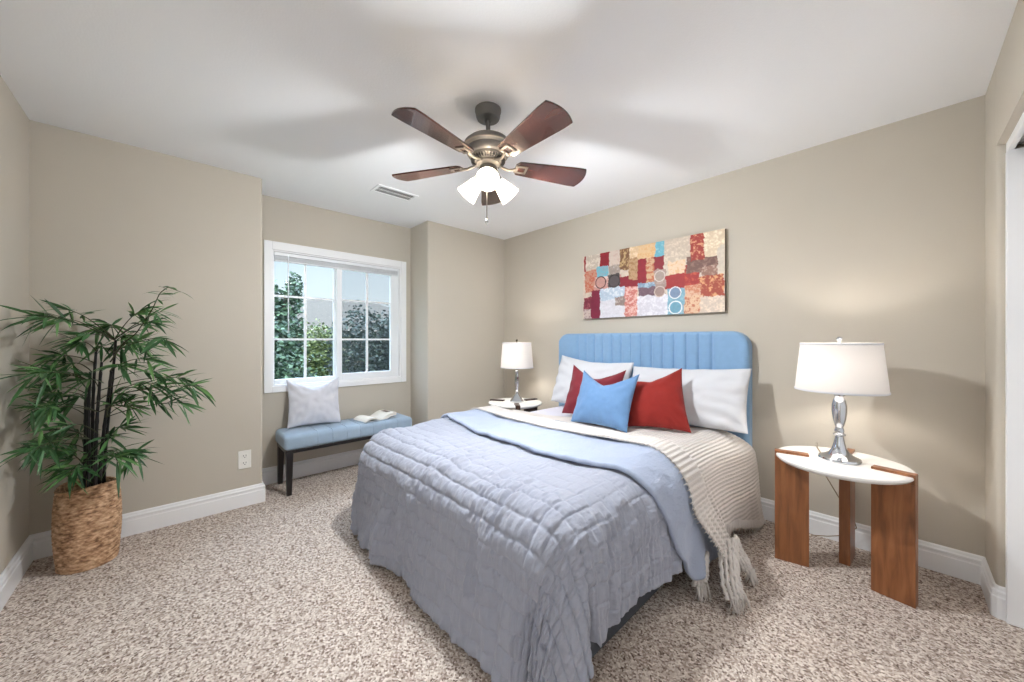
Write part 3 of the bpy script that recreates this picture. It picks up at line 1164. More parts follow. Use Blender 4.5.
def soft_top(a, b_):
    return 0.010 * vnoise(a * 2.6, b_ * 2.6, 21) + 0.006 * vnoise(a * 6, b_ * 6, 22)


NA, NB = 600, 390
WL, WR, DF = 0.65, 0.558, 0.722
a1 = np.linspace(KX0 - WL, KX1 + WR, NA)
b1 = np.linspace(KY - DF, 2.02, NB)
A_, B_ = np.meshgrid(a1, b1, indexing='ij')
# hem shape: scale the overhang where the photo's hem is higher or the sheet corner is cut round
ox = np.where(A_ < KX0, A_ - KX0, np.where(A_ > KX1, A_ - KX1, 0))
oy = np.where(B_ < KY, B_ - KY, 0)
th = np.arctan2(np.abs(ox), np.abs(oy))
lmax = np.minimum(np.where(np.abs(ox) > 0, np.where(ox < 0, WL, WR) / np.maximum(np.sin(th), 1e-6), 9), DF / np.maximum(np.cos(th), 1e-6))
want = np.where(ox < 0, np.minimum(lmax, 0.73), np.where(th > 1.46, lmax * 0.985, np.minimum(lmax, 0.79)))
sc = np.where((np.abs(ox) > 0) & (oy < 0), want / lmax, 1.0)
A2 = np.where(ox != 0, np.where(ox < 0, KX0, KX1) + ox * sc, A_)
B2 = np.where(oy != 0, KY + oy * sc, B_)
P, ph, l, Nn = drape(A2, B2, lobe=0.05, flare=0.05, seed=40)
hq = quilt_h(A2, B2, sstep(0.3, 1.0, np.cos(ph)) * sstep(1.0, 1.25, B2), sstep(0.0, 0.10, np.abs(ox)) * sstep(-0.06, 0.02, B2 - KY)) * np.where(B2 > 1.75, 0.6, 1.0)
lift = soft_top(A2, B2) * np.cos(ph)
P = P + Nn * hq[..., None]
P[..., 2] = np.maximum(P[..., 2] + lift, 0.012)
uv = np.stack([A2 + 3, B2], -1)
comf_o = (-1.54, 1.4, 0.0)
comforter = empty('comforter', comf_o, 'light grey quilted comforter draped over the foot of the bed', 'comforter')
grid_obj('quilted_cover', P - np.array(comf_o), M['quilt'], comforter, uv=uv, thickness=0.008)


def interp_l(q, xs_, ys_):
    return np.interp(q, xs_, ys_)


# lower and upper border of the folded-back flap, in cloth coordinates (a, b)
FLA = [-2.62, -2.36, -2.26, -1.80, -1.40, -1.12, -0.93, -0.80, -0.70, -0.66, -0.53, -0.40, -0.28, -0.17]
FLB = [1.50, 1.50, 1.472, 1.385, 1.366, 1.368, 1.425, 1.48, 1.50, 1.53, 1.585, 1.68, 1.78, 1.96]
THA = [-2.62, -2.36, -2.28, -1.84, -1.51, -1.15, -0.94, -0.78, -0.70, -0.64, -0.50, -0.38, -0.24, -0.12]
THB = [1.79, 1.78, 1.762, 1.706, 1.694, 1.75, 1.79, 1.775, 1.78, 1.75, 1.84, 1.93, 2.03, 2.20]


def smooth_interp(q, xs_, ys_):
    acc = 0
    q = np.where(q > -0.93, -0.93 + (q + 0.93) * 0.93, q)
    for dq in (-0.06, -0.03, 0, 0.03, 0.06): acc = acc + np.interp(q + dq, xs_, ys_)
    return acc / 5


NAF, NTF = 260, 70
af = np.linspace(KX0 - 0.42, KX1 + 0.640, NAF)
half = 0.012
tt = np.linspace(0, 1, NTF)      # goes round: top side from far edge to the roll, then under
AF, TF = np.meshgrid(af, tt, indexing='ij')
flo, fup = smooth_interp(AF, FLA, FLB), smooth_interp(AF, THA, THB) + 0.15
wid = fup - flo
s_top = np.clip(1 - TF / 0.62, 0, 1)               # 1 far .. 0 at roll start
s_bot = np.clip((TF - 0.82) / 0.18, 0, 1)
roll = np.clip((TF - 0.62) / 0.20, 0, 1) * PI      # half circle
BF = flo + half + s_top * (wid - half) + s_bot * 0.16 - half * np.sin(roll) * ((TF >= 0.62) & (TF <= 0.82))
offF = 0.010 + half + half * np.cos(np.where(TF < 0.62, 0, np.where(TF > 0.82, PI, roll)))
lumps = 0.004 * vnoise(AF * 22, BF * 14, 51) + 0.005 * vnoise(AF * 9, BF * 7, 52)
offF = offF + np.where(TF < 0.8, lumps, 0)
lump_b = 0.010 * vnoise(AF * 14, AF * 0, 53)
P, ph, l, Nn = drape(AF, BF + lump_b, off=0.0, flare=0.085, seed=40, flute=0.8)
P = P + Nn * offF[..., None]
P[..., 2] += soft_top(AF, BF) * np.cos(ph)
P[..., 2] = np.maximum(P[..., 2], 0.02)
o = grid_obj('folded_flap', P - np.array(comf_o), M['quilt_blue'], comforter, uv=np.stack([AF + 3, BF], -1), thickness=0.004, flip=True)
o['label'] = 'pale blue folded-back edge'

# ------------------------------------------------------------------ knit throw
NAT, NBT = 300, 120
at_ = np.linspace(KX0 - 0.16, KX1 + 0.66, NAT)
sB = np.linspace(0, 1, NBT)
AT, SB = np.meshgrid(at_, sB, indexing='ij')
tlo = smooth_interp(AT, THA, THB)
THI_A = [-2.6, -2.30, -1.94, -1.70, -1.30, -1.0, -0.78, -0.70, 0.0]
THI_B = [2.20, 2.19, 2.22, 2.34, 2.52, 2.68, 2.80, 2.87, 2.90]
thi = smooth_interp(AT, THI_A, THI_B)
BT = tlo + SB * (thi - tlo)
# hem: longest at the gathered front corner, shorter in the middle, long again by the wall
over = np.maximum(AT - KX1, 0)
hemL = np.interp(SB, [0, 0.12, 0.22, 0.32, 0.5, 0.8, 1.0], [0.62, 0.62, 0.58, 0.53, 0.54, 0.62, 0.69])
AT2 = np.where(AT > KX1, KX1 + over * ((hemL + 0.06) / 0.66), AT)
flapk = (1 - sstep(0.165, 0.27, BT - tlo))           # still on top of the flap
offT = 0.012 + 0.036 * flapk - 0.034 * (1 - flapk)
offT = offT + 0.003 * vnoise(AT * 8, BT * 8, 61)
P, ph, l, Nn = drape(AT2, BT, off=0.0, flare=0.16, seed=70, flute=0.55)
P = P + Nn * offT[..., None]
# the gathered front strands swing out from the bed side
sw = sstep(0.28, 0.56, over) * (1 - sstep(0.02, 0.30, SB))
P[..., 0] += 0.05 * sw
gath = sstep(0.25, 0.60, over) * (1 - sstep(0.20, 0.42, SB))
P[..., 0] += 0.045 * sstep(0.45, 0.95, SB) * sstep(0.08, 0.25, over) + 0.02 * sstep(0.3, 0.9, SB) * sstep(-0.12, 0.1, AT - KX1)
ribs = 0.010 * np.sin(SB * 120) * gath
P[..., 0] += ribs
P[..., 2] = np.maximum(P[..., 2], 0.016)
thr_o = (-1.2, 2.2, 0.0)
throw = empty('throw_blanket', thr_o, 'cream ribbed knit throw with fringed ends hanging over the bed side', 'throw blanket')
rib = 0.0011 * np.cos(AT2 * 2 * PI / 0.024)
P = P + Nn * rib[..., None]
grid_obj('knit_panel', P - np.array(thr_o), M['knit'], throw, uv=np.stack([AT2 + 3, BT], -1), thickness=0.006)
edge_lo = P[:, 0, :]
hem = P[-1, :, :]
f = MB()
for i in range(4, NAT - 4, 3):
    p = Vector(edge_lo[i]) - Vector(thr_o)
    q = Vector(Nn[i, 0])
    ln = 0.016 + 0.010 * rnd.random()
    dy = -ln
    dz = -0.004
    for dd in (-0.003, 0.003):
        f.tube([p + Vector((dd, 0.004, 0)), p + Vector((dd * 1.4, dy * 0.5, 0.002)) + q * 0.002, p + Vector((dd * 2 + 0.006 * rnd.uniform(-1, 1), dy, dz * 0.5))], [0.0024, 0.0022, 0.0010], 5)
o = f.build('front_fringe', M['knit'], throw, smooth=True)
o['kind'] = 'stuff'
f = MB()
for j in range(22, NBT - 1, 1):
    p = Vector(hem[j]) - Vector(thr_o)
    ln = min(0.05 + 0.02 * rnd.random(), p.z - 0.004)
    if ln < 0.012: continue
    f.tube([p + Vector((0, 0, 0.006)), p + Vector((0.004, rnd.uniform(-.004, .004), -ln * 0.5)), p + Vector((rnd.uniform(-.004, .008), rnd.uniform(-.008, .008), -ln))], [0.0032, 0.0028, 0.0012], 5)
o = f.build('hem_fringe', M['knit'], throw, smooth=True)
o['kind'] = 'stuff'


def strand(pts, w0, w1, name='tassel'):
    """a gathered knit strip ending in loose yarn"""
    pts = [Vector(p) - Vector(thr_o) for p in pts]
    mb = MB()
    n = len(pts)
    nk = 6
    side = Vector((0.35, 0.9, 0)).normalized()
    nrm = Vector((0.9, -0.35, 0))
    for k in range(nk):
        u = (k / (nk - 1) - 0.5)
        path = []
        for i, p in enumerate(pts):
            w = w0 + (w1 - w0) * i / (n - 1)
            path.append(p + side * (u * w) + nrm * (0.012 * math.cos(u * 4) + 0.004 * math.sin(i * 2.1 + k * 2)))
        mb.tube(path, [0.009 + 0.0015 * math.sin(i * 2.9 + k) for i in range(n)], 8)
    end = pts[-1]
    for k in range(26):
        u = rnd.uniform(-0.5, 0.5)
        p = end + side * (u * w1) + nrm * rnd.uniform(0.002, 0.016)
        q = p + Vector((rnd.uniform(-.012, .03), rnd.uniform(-.03, .02), -max(0.01, min(0.055, p.z - 0.005))))
        mid = (p + q) / 2 + Vector((0.004, 0, 0))
        mb.tube([p + Vector((0, 0, 0.012)), mid, q], [0.0036, 0.003, 0.0014], 5)
    return mb.build(name, M['knit'], throw, smooth=True)


def dens(pts, n=22):
    out = []
    for i in range(n):
        t_ = i / (n - 1) * (len(pts) - 1)
        k = min(int(t_), len(pts) - 2)
        out.append(Vector(pts[k]).lerp(Vector(pts[k + 1]), t_ - k))
    return out


strand(dens([(-0.585, 2.03, 0.23), (-0.560, 1.96, 0.17), (-0.530, 1.885, 0.10), (-0.505, 1.86, 0.055)]), 0.12, 0.095)
strand(dens([(-0.585, 2.10, 0.20), (-0.565, 2.10, 0.15), (-0.535, 2.10, 0.11), (-0.520, 2.11, 0.065)]), 0.07, 0.05)
strand(dens([(-0.650, 1.87, 0.19), (-0.645, 1.85, 0.14), (-0.640, 1.83, 0.10), (-0.645, 1.825, 0.06)]), 0.07, 0.075)


# ------------------------------------------------------------------ pillows
def pillow(name, w, h, t_, label, cat, mat, loc, lean, yaw, roll=0.0, dip=0.0, k=0.10, seed=0, wr=0.004, group=None, exp=0.5, flat=0.0, ear=0.0, shear=0.0):
    """loc = middle of the bottom edge; lean = degrees back from upright; yaw about z"""
    n = 60
    u = np.sin(np.linspace(-PI / 2, PI / 2, n))
    U, V = np.meshgrid(u, u, indexing='ij')
    x = U * w / 2 * (1 - k * (1 - V ** 2) * 0.9)
    z = V * h / 2 * (1 - k * (1 - U ** 2) * 0.9)
    prof = np.clip((1 - U ** 2) * (1 - V ** 2), 0, 1) ** exp
    bot = 1 + flat * (1 - V) * 0.5
    th_ = t_ / 2 * prof * bot
    wrk = wr * (vnoise(U * 3.1 + seed, V * 3.3, seed + 3) + 0.6 * vnoise(U * 7, V * 5 + seed, seed + 4)) * np.clip(prof * 3, 0, 1)
    rad = wr * 0.8 * np.sin(np.arctan2(V, U) * 14 + seed) * np.clip((np.hypot(U, V) - 0.55) * 2, 0, 1) * np.clip(prof * 4, 0, 1)
    z = z - dip * (1 - np.abs(U) ** 1.3) * np.clip((V + 1) / 2, 0, 1) ** 3
    z = z - ear * ((1 - U) / 2) ** 3 * np.clip((V + 1) / 2, 0, 1) ** 3
    x = x + shear * (z + h / 2)
    front = np.stack([x, -th_ - wrk - rad, z + h / 2], -1)
    back = np.stack([x, th_ + wrk * 0.5, z + h / 2], -1)
    mb = MB()
    idx = np.arange(n * n).reshape(n, n)
    vs = np.concatenate([front.reshape(-1, 3), back.reshape(-1, 3)])
    fF = np.stack([idx[:-1, :-1], idx[1:, :-1], idx[1:, 1:], idx[:-1, 1:]], -1).reshape(-1, 4)
    fB = fF[:, ::-1] + n * n
    me = bpy.data.meshes.new(name)
    me.from_pydata(vs.tolist(), [], fF.tolist() + fB.tolist())
    bm = bmesh.new()
    bm.from_mesh(me)
    bmesh.ops.remove_doubles(bm, verts=bm.verts, dist=0.0004)
    bmesh.ops.recalc_face_normals(bm, faces=bm.faces)
    bm.to_mesh(me)
    bm.free()
    me.polygons.foreach_set('use_smooth', [True] * len(me.polygons))
    me.materials.append(mat)
    o = bpy.data.objects.new(name, me)
    COL.objects.link(o)
    o.matrix_world = Matrix.Translation(loc) @ Matrix.Rotation(math.radians(yaw), 4, 'Z') @ Matrix.Rotation(math.radians(-lean), 4, 'X') @ Matrix.Rotation(math.radians(roll), 4, 'Y')
    return set_meta(o, label, cat, group)


pillow('bed_pillow', 0.77, 0.46, 0.20, 'white bed pillow propped at the headboard behind the burgundy cushion', 'pillow', M['white_fabric'], (-1.915, 2.66, 0.615), 18, 0, 3, k=0.05, seed=1, wr=0.008, group='white bed pillows', exp=0.42, dip=0.03)
pillow('bed_pillow', 0.84, 0.43, 0.20, 'white bed pillow propped at the headboard to the right of the red cushion', 'pillow', M['white_fabric'], (-1.075, 2.65, 0.612), 20, 0, -2, k=0.05, seed=9, wr=0.008, group='white bed pillows', exp=0.42, dip=0.01)
pillow('throw_pillow', 0.46, 0.42, 0.15, 'burgundy throw pillow partly hidden by the blue one', 'cushion', M['burgundy'], (-1.655, 2.345, 0.614), 22, 8, 3, dip=0.09, k=0.09, seed=4, group='square throw pillows on the bed')
pillow('throw_pillow', 0.46, 0.41, 0.17, 'steel blue throw pillow in front of the burgundy and red ones', 'cushion', M['cushion_blue'], (-1.445, 2.165, 0.614), 24, 0, 0, dip=0.10, k=0.09, seed=6, group='square throw pillows on the bed')
pillow('throw_pillow', 0.43, 0.44, 0.17, 'brick red throw pillow beside the blue one against the white pillow', 'cushion', M['red'], (-1.12, 2.37, 0.617), 22, 20, -1, dip=0.08, k=0.09, seed=8, ear=0.12, shear=-0.12, group='square throw pillows on the bed')

# ================================================================== BENCH under the window
bench = empty('bench', (-3.44, 1.18, 0), 'pale blue upholstered bench with dark legs under the window', 'bench')
bw, blen = 0.185, 0.545
f = MB()
nu, nv = 120, 40
u = np.linspace(-1, 1, nu)
v = np.linspace(-1, 1, nv)
f.box((-bw + 0.015, -blen + 0.015, 0.325), (bw - 0.015, blen - 0.015, 0.352))
f.build('seat_frame', M['espresso'], bench, bevel=0.004)
f = MB()
f.box((-bw, -blen, 0.350), (bw, blen, 0.468))
seat = f.build('seat', M['bench_fabric'], bench, bevel=0.035, segs=5, smooth=True)
f = MB()
for k in range(7):
    y = -blen + 0.24 + k * 0.115
    f.tube([(bw - 0.002, y, 0.355), (bw + 0.0006, y, 0.43), (bw - 0.008, y, 0.4605), (bw - 0.035, y, 0.4685), (-bw + 0.035, y, 0.4685)], 0.0034, 6)
f.build('seam', M['bench_fabric'], seat, smooth=True)
for sx_ in (-1, 1):
    for sy_ in (-1, 1):
        f = MB()
        x, y = sx_ * (bw - 0.035), sy_ * (blen - 0.04)
        tw, bt = 0.024, 0.017
        xo, yo = x + sx_ * 0.012, y + sy_ * 0.004
        vs = [(xo - bt, yo - bt, 0), (xo + bt, yo - bt, 0), (xo + bt, yo + bt, 0), (xo - bt, yo + bt, 0), (x - tw, y - tw, 0.335), (x + tw, y - tw, 0.335), (x + tw, y + tw, 0.335), (x - tw, y + tw, 0.335)]
        f.add(vs, [(0, 3, 2, 1), (4, 5, 6, 7), (0, 1, 5, 4), (1, 2, 6, 5), (2, 3, 7, 6), (3, 0, 4, 7)])
        f.build('leg', M['espresso'], bench, bevel=0.003)
pillow('throw_pillow', 0.42, 0.42, 0.15, 'white square pillow standing on the window bench', 'cushion', M['linen'], (-3.50, 0.915, 0.472), 14, 82, 0, dip=0.07, k=0.08, seed=12, wr=0.006)

# open magazine on the bench
mag = empty('open_book', (-3.42, 1.42, 0.4735), 'open paperback lying face up on the blue bench', 'book', rz=math.radians(8))


def page_block(name, curve, y0, y1, th_, mat):
    n = len(curve)
    P = np.zeros((n, 2, 3))
    vs, fs = [], []
    for (x, z) in curve:
        vs += [(x, y0, z), (x, y1, z), (x, y0, max(0.001, z - th_)), (x, y1, max(0.001, z - th_))]
    for i in range(n - 1):
        a_ = 4 * i
        b2 = a_ + 4
        fs += [(a_, b2, b2 + 1, a_ + 1), (a_ + 2, a_ + 3, b2 + 3, b2 + 2), (a_, a_ + 2, b2 + 2, b2), (a_ + 1, b2 + 1, b2 + 3, a_ + 3)]
    fs += [(0, 1, 3, 2), (4 * n - 4, 4 * n - 2, 4 * n - 1, 4 * n - 3)]
    mb = MB()
    Rz = Matrix.Rotation(PI / 2, 4, 'Z')
    mb.add([tuple(Rz @ Vector(p)) for p in vs], fs)
    return mb.build(name, mat, mag, angle=40)


cur = [(-0.165 + 0.165 * i / 16, 0.004 + 0.030 * math.sin(PI * (i / 16) ** 0.8) * (1 - 0.25 * i / 16)) for i in range(17)]
page_block('page_block', cur, -0.11, 0.11, 0.010, M['paper'])
cur = [(0.002 + 0.15 * i / 16, 0.006 + 0.045 * math.sin(PI * 0.62 * (i / 16))) for i in range(17)]
page_block('page_block', cur, -0.11, 0.11, 0.030, M['paper'])
f = MB()
f.box((-0.115, -0.17, 0.0), (0.115, 0.16, 0.003))
f.build('book_cover', simple('book_cover', srgb(196, 204, 214), 0.5), mag, bevel=0.001)
f = MB()
f.box((-0.055, 0.085, 0.0505), (0.045, 0.13, 0.0525))
f.build('printed_photo', simple('printed_photo', srgb(128, 112, 100), 0.6, noise=0.3, nscale=30), mag)


# ================================================================== SIDE TABLES
def side_table(loc, angs, wmat, label, rz=0.0):
    r = 0.270
    o = empty('side_table', loc, label, 'side table', 'round bedside tables')
    f = MB()
    f.lathe([(0.0, 0.562), (r - 0.03, 0.562), (r - 0.010, 0.568), (r, 0.580), (r, 0.588), (r - 0.004, 0.592), (0.0, 0.592)], seg=72)
    f.build('table_top', M['stone'], o, angle=35)
    for ang in angs:
        A = Matrix.Rotation(math.radians(ang), 4, 'Z')
        f = MB()
        th_ = 0.023
        f.box((r - 0.145, -th_, 0.0), (r + 0.004, th_, 0.556), M=A)
        f.box((r - 0.145, -th_, 0.556), (r + 0.004, th_, 0.604), M=A)
        f.build('leg', wmat, o, bevel=0.002)
        f = MB()
        f.box((r - 0.185, -0.012, 0.535), (r - 0.144, 0.012, 0.561), M=A)
        f.build('bracket', M['dark'], o)
    return o


side_table((-0.215, 2.54, 0), (192, 348, 86), M['walnut'], 'round white topped table on three walnut slab legs, bed right side')
side_table((-2.672, 2.545, 0), (205, 322, 82), M['darkwood'], 'round white topped table with dark legs in the corner behind the bed')


def table_lamp(loc, body_prof, seg, base_label, sr0, sr1, sz0, sz1, finial_mat, square=False):
    o = empty('table_lamp', loc, base_label, 'table lamp', 'bedside table lamps')
    f = MB()
    f.lathe(body_prof, seg=seg)
    f.build('lamp_base', M['chrome'], o, angle=35 if not square else 15)
    f = MB()
    n = 0.003
    f.lathe([(sr0, sz0), (sr1, sz1)], seg=64, cap=False)
    f.lathe([(sr0 - n, sz0), (sr1 - n, sz1)], seg=64, cap=False)
    f.lathe([(sr0 - n, sz0), (sr0, sz0)], seg=64, cap=False)
    f.lathe([(sr1 - n, sz1), (sr1, sz1)], seg=64, cap=False)
    sh = f.build('lamp_shade', M['linen_shade'], o, angle=40)
    for rr, zz in ((sr0 + 0.0008, sz0 + 0.005), (sr1 + 0.0008, sz1 - 0.005)):
        f = MB()
        f.lathe([(rr, zz - 0.005), (rr + 0.001, zz - 0.004), (rr + 0.001, zz + 0.004), (rr, zz + 0.005)], seg=64, cap=False)
        f.build('shade_trim', M['white_fabric'], sh, smooth=True)
    f = MB()
    top = body_prof[-1][1]
    f.tube([(0, 0, top - 0.01), (0, 0, sz1 + 0.004)], 0.004, 8)
    for k in range(3):
        a_ = 2 * PI * k / 3
        f.tube([(0, 0, sz1 - 0.012), (math.cos(a_) * (sr1 - 0.003), math.sin(a_) * (sr1 - 0.003), sz1 - 0.006)], 0.0018, 6)
    f.build('shade_spider', M['chrome'], o, smooth=True)
    f = MB()
    f.lathe([(0.004, sz1), (0.007, sz1 + 0.004), (0.006, sz1 + 0.009), (0.011, sz1 + 0.016), (0.012, sz1 + 0.022), (0.008, sz1 + 0.030), (0.0, sz1 + 0.033)], seg=20)
    f.build('finial', finial_mat, o, smooth=True)
    f = MB()
    zb = (sz0 + sz1) / 2 - 0.02
    f.lathe([(0.012, zb - 0.05), (0.013, zb - 0.03), (0.026, zb + 0.005), (0.029, zb + 0.025), (0.022, zb + 0.045), (0.0, zb + 0.055)], c=(0.03, 0, 0), seg=20)
    f.build('bulb', M['bulb'], o, smooth=True)
    ld = bpy.data.lights.new('lamp_bulb_light', 'POINT')
    ld.energy = LAMP_W
    ld.color = (1, 0.94, 0.86)
    ld.shadow_soft_size = 0.03
    lo = bpy.data.objects.new('lamp_bulb_light', ld)
    COL.objects.link(lo)
    lo.location = (loc[0] - 0.03, loc[1], loc[2] + zb + 0.02)
    return o


lampR = table_lamp((-0.217, 2.555, 0.593),
                   [(0.086, 0.0), (0.088, 0.006), (0.084, 0.014), (0.062, 0.024), (0.044, 0.036), (0.032, 0.056), (0.024, 0.085), (0.019, 0.112), (0.017, 0.124), (0.026, 0.130), (0.027, 0.136), (0.018, 0.142), (0.021, 0.152), (0.018, 0.162), (0.015, 0.170), (0.020, 0.184), (0.027, 0.215), (0.0315, 0.255), (0.031, 0.285), (0.025, 0.312), (0.018, 0.330), (0.022, 0.338), (0.022, 0.346), (0.010, 0.350), (0.009, 0.372)],
                   40, 'chrome table lamp with wide white shade on walnut legged table', 0.186, 0.162, 0.360, 0.612, M['chrome'])
f = MB()
f.tube([(-0.075, 0.03, 0.006), (-0.11, 0.16, 0.010), (-0.125, 0.285, 0.006), (-0.125, 0.30, -0.03), (-0.10, 0.30, -0.16), (-0.03, 0.315, -0.30), (0.03, 0.33, -0.40), (0.045, 0.335, -0.46), (0.0, 0.335, -0.52), (-0.08, 0.33, -0.555), (-0.16, 0.34, -0.583)], 0.0030, 8)
f.build('power_cord', M['cord'], lampR, smooth=True)
lampL = table_lamp((-2.657, 2.555, 0.593),
                   [(0.070, 0.0), (0.070, 0.012), (0.052, 0.036), (0.024, 0.072), (0.014, 0.086), (0.013, 0.096), (0.021, 0.104), (0.021, 0.110), (0.013, 0.118), (0.016, 0.140), (0.022, 0.180), (0.024, 0.215), (0.022, 0.250), (0.016, 0.285), (0.018, 0.296), (0.019, 0.312), (0.010, 0.322), (0.009, 0.36)],
                   8, 'slim crystal footed chrome lamp on the corner table behind the bed', 0.166, 0.146, 0.345, 0.602, M['brass_dark'], square=True)

# ================================================================== BAMBOO in a basket
PX, PY = -3.045, -0.335
plant = empty('potted_bamboo', (PX, PY, 0), 'artificial bamboo in a tall woven basket in the corner', 'plant')
n_a, n_z = 160, 120
ang = np.linspace(0, 2 * PI, n_a, endpoint=False)
zz = np.linspace(0, 0.435, n_z)
AG, ZG = np.meshgrid(ang, zz, indexing='ij')
row = np.floor(ZG / 0.0125)
rad = 0.108 + 0.012 * np.sin(ZG / 0.435 * PI) + 0.004 * (ZG / 0.435)
weave = 0.0032 * np.sin(AG * 34 + (row % 2) * PI + row * 0.35) * np.abs(np.sin(ZG / 0.0125 * PI)) + 0.0028 * np.abs(np.sin(ZG / 0.0125 * PI)) + 0.0016 * vnoise(AG * 14, ZG * 120, 81)
rr = rad + weave
zrim = ZG + (ZG / 0.435) * 0.010 * np.sin(AG * 2 + 0.6)
P = np.stack([rr * np.cos(AG), rr * np.sin(AG), zrim], -1)
bk = grid_obj('basket', P, M['basket'], plant, wrap_u=True, thickness=0.008)
f = MB()
f.lathe([(0.0, 0.33), (0.106, 0.33)], seg=40, cap=False)
f.build('moss', simple('moss', srgb(70, 62, 44), 0.95, noise=0.3, nscale=60, bump=0.6, bscale=90), plant)
canes = [((-0.035, -0.03, 0.33), (-0.015, -0.005, 0.92)), ((-0.034, 0.004, 0.33), (0.023, 0.033, 1.155)), ((0.074, 0.030, 0.33), (0.083, 0.054, 1.10)), ((0.030, 0.042, 0.33), (0.102, 0.088, 1.05)), ((-0.022, 0.055, 0.33), (0.087, 0.102, 1.22)), ((0.058, 0.0, 0.33), (0.078, 0.020, 1.05))]
cane_tops = []
for p0, p1 in canes:
    p0, p1 = Vector(p0), Vector(p1)
    path, rs = [], []
    nseg = 36
    for i in range(nseg + 1):
        t_ = i / nseg
        path.append(p0.lerp(p1, t_) + Vector((0.006 * math.sin(t_ * 5 + p0.x * 40), 0.006 * math.cos(t_ * 4 + p0.y * 40), 0)))
        rs.append((0.0088 - 0.003 * t_) * (1.22 if i % 6 == 3 else 1.0))
    f = MB()
    f.tube(path, rs, 10)
    f.build('cane', M['cane'], plant, smooth=True)
    cane_tops.append((p0, p1))

CL = [(-2.89, -0.46, 1.33, 1.5), (-3.16, -0.43, 1.39, 1.1), (-2.61, -0.46, 1.33, 1.1), (-2.91, -0.35, 1.24, 0.8), (-3.2, -0.32, 1.29, 0.9), (-3.1, -0.26, 1.31, 0.9), (-2.88, -0.13, 1.38, 0.8), (-2.8, -0.04, 1.38, 0.7), (-2.78, -0.08, 1.32, 0.7), (-2.9, -0.13, 1.19, 1.3), (-3.0, -0.19, 1.23, 1.0), (-2.62, -0.02, 1.23, 0.9), (-3.06, -0.21, 1.17, 1.1), (-3.07, -0.28, 1.17, 1.0), (-3.04, -0.46, 1.13, 0.9), (-3.02, -0.4, 1.09, 0.9), (-2.93, -0.46, 1.06, 1), (-2.66, -0.47, 1.06, 1), (-3.06, -0.47, 0.95, 1.2), (-2.83, -0.46, 0.94, 1), (-2.93, -0.32, 1.01, 1), (-3.09, -0.38, 0.9, 1), (-2.84, -0.06, 0.97, 1.4), (-2.82, 0.05, 1.0, 1.1), (-2.68, 0.11, 0.96, 0.9), (-2.99, -0.13, 0.93, 1.2), (-2.89, -0.0, 0.9, 1.1), (-2.95, -0.16, 0.85, 1), (-2.8, 0.05, 0.86, 0.9), (-2.77, -0.19, 1.08, 1), (-3.06, -0.21, 0.91, 1), (-2.77, -0.46, 0.89, 1), (-2.6, -0.47, 0.9, 0.9), (-2.99, -0.46, 0.75, 1.1), (-2.71, -0.47, 0.7, 1.1), (-2.5, -0.47, 0.73, 0.7), (-2.97, -0.47, 0.67, 1), (-3.2, -0.45, 0.59, 1), (-3.07, -0.4, 0.56, 1.1), (-2.99, -0.4, 0.5, 0.9), (-3.04, -0.31, 0.58, 1), (-2.72, -0.18, 0.64, 1), (-2.87, -0.13, 0.58, 0.8), (-2.67, -0.2, 0.62, 1), (-2.84, -0.24, 0.7, 0.9), (-3.2, -0.39, 0.69, 1), (-3.1, -0.45, 0.85, 1), (-2.85, -0.09, 1.11, 1.1), (-2.95, -0.24, 0.86, 1.0), (-2.95, -0.05, 1.03, 1.1), (-2.98, -0.38, 0.62, 1.1), (-2.9, -0.36, 0.55, 1.0), (-3.02, -0.2, 0.72, 0.9), (-2.93, -0.4, 0.78, 1.0), (-3.12, -0.42, 1.02, 1.0), (-2.96, -0.36, 1.2, 1.0)]
leaves, twigs = MB(), MB()
rl = random.Random(21)


def clampw(p):
    """keep foliage clear of the two walls it stands against"""
    return Vector((max(p.x, XL + 0.012 - PX), max(p.y, YL + 0.012 - PY), max(p.z, 0.05)))


def leaf(mb, base, d, L_, W_, droop, up=Vector((0, 0, 1))):
    d = d.normalized()
    s_ = d.cross(up)
    if s_.length < 0.05: s_ = d.cross(Vector((1, 0, 0)))
    s_.normalize()
    tw = rl.uniform(-0.9, 0.9)
    s_ = (Matrix.Rotation(tw, 3, d) @ s_)
    nn = s_.cross(d)
    prof = [0.10, 0.75, 1.0, 0.72, 0.0]
    vs = []
    for i, w in enumerate(prof):
        t_ = i / 4
        c = base + d * (L_ * t_) - Vector((0, 0, droop * L_ * t_ * t_))
        vs.append(clampw(c + s_ * (w * W_ / 2)))
        vs.append(clampw(c - nn * (0.12 * W_ * w)))
        vs.append(clampw(c - s_ * (w * W_ / 2)))
    fs = []
    for i in range(4):
        a_ = 3 * i
        fs += [(a_, a_ + 3, a_ + 4, a_ + 1), (a_ + 1, a_ + 4, a_ + 5, a_ + 2)]
    mb.add(vs, fs)


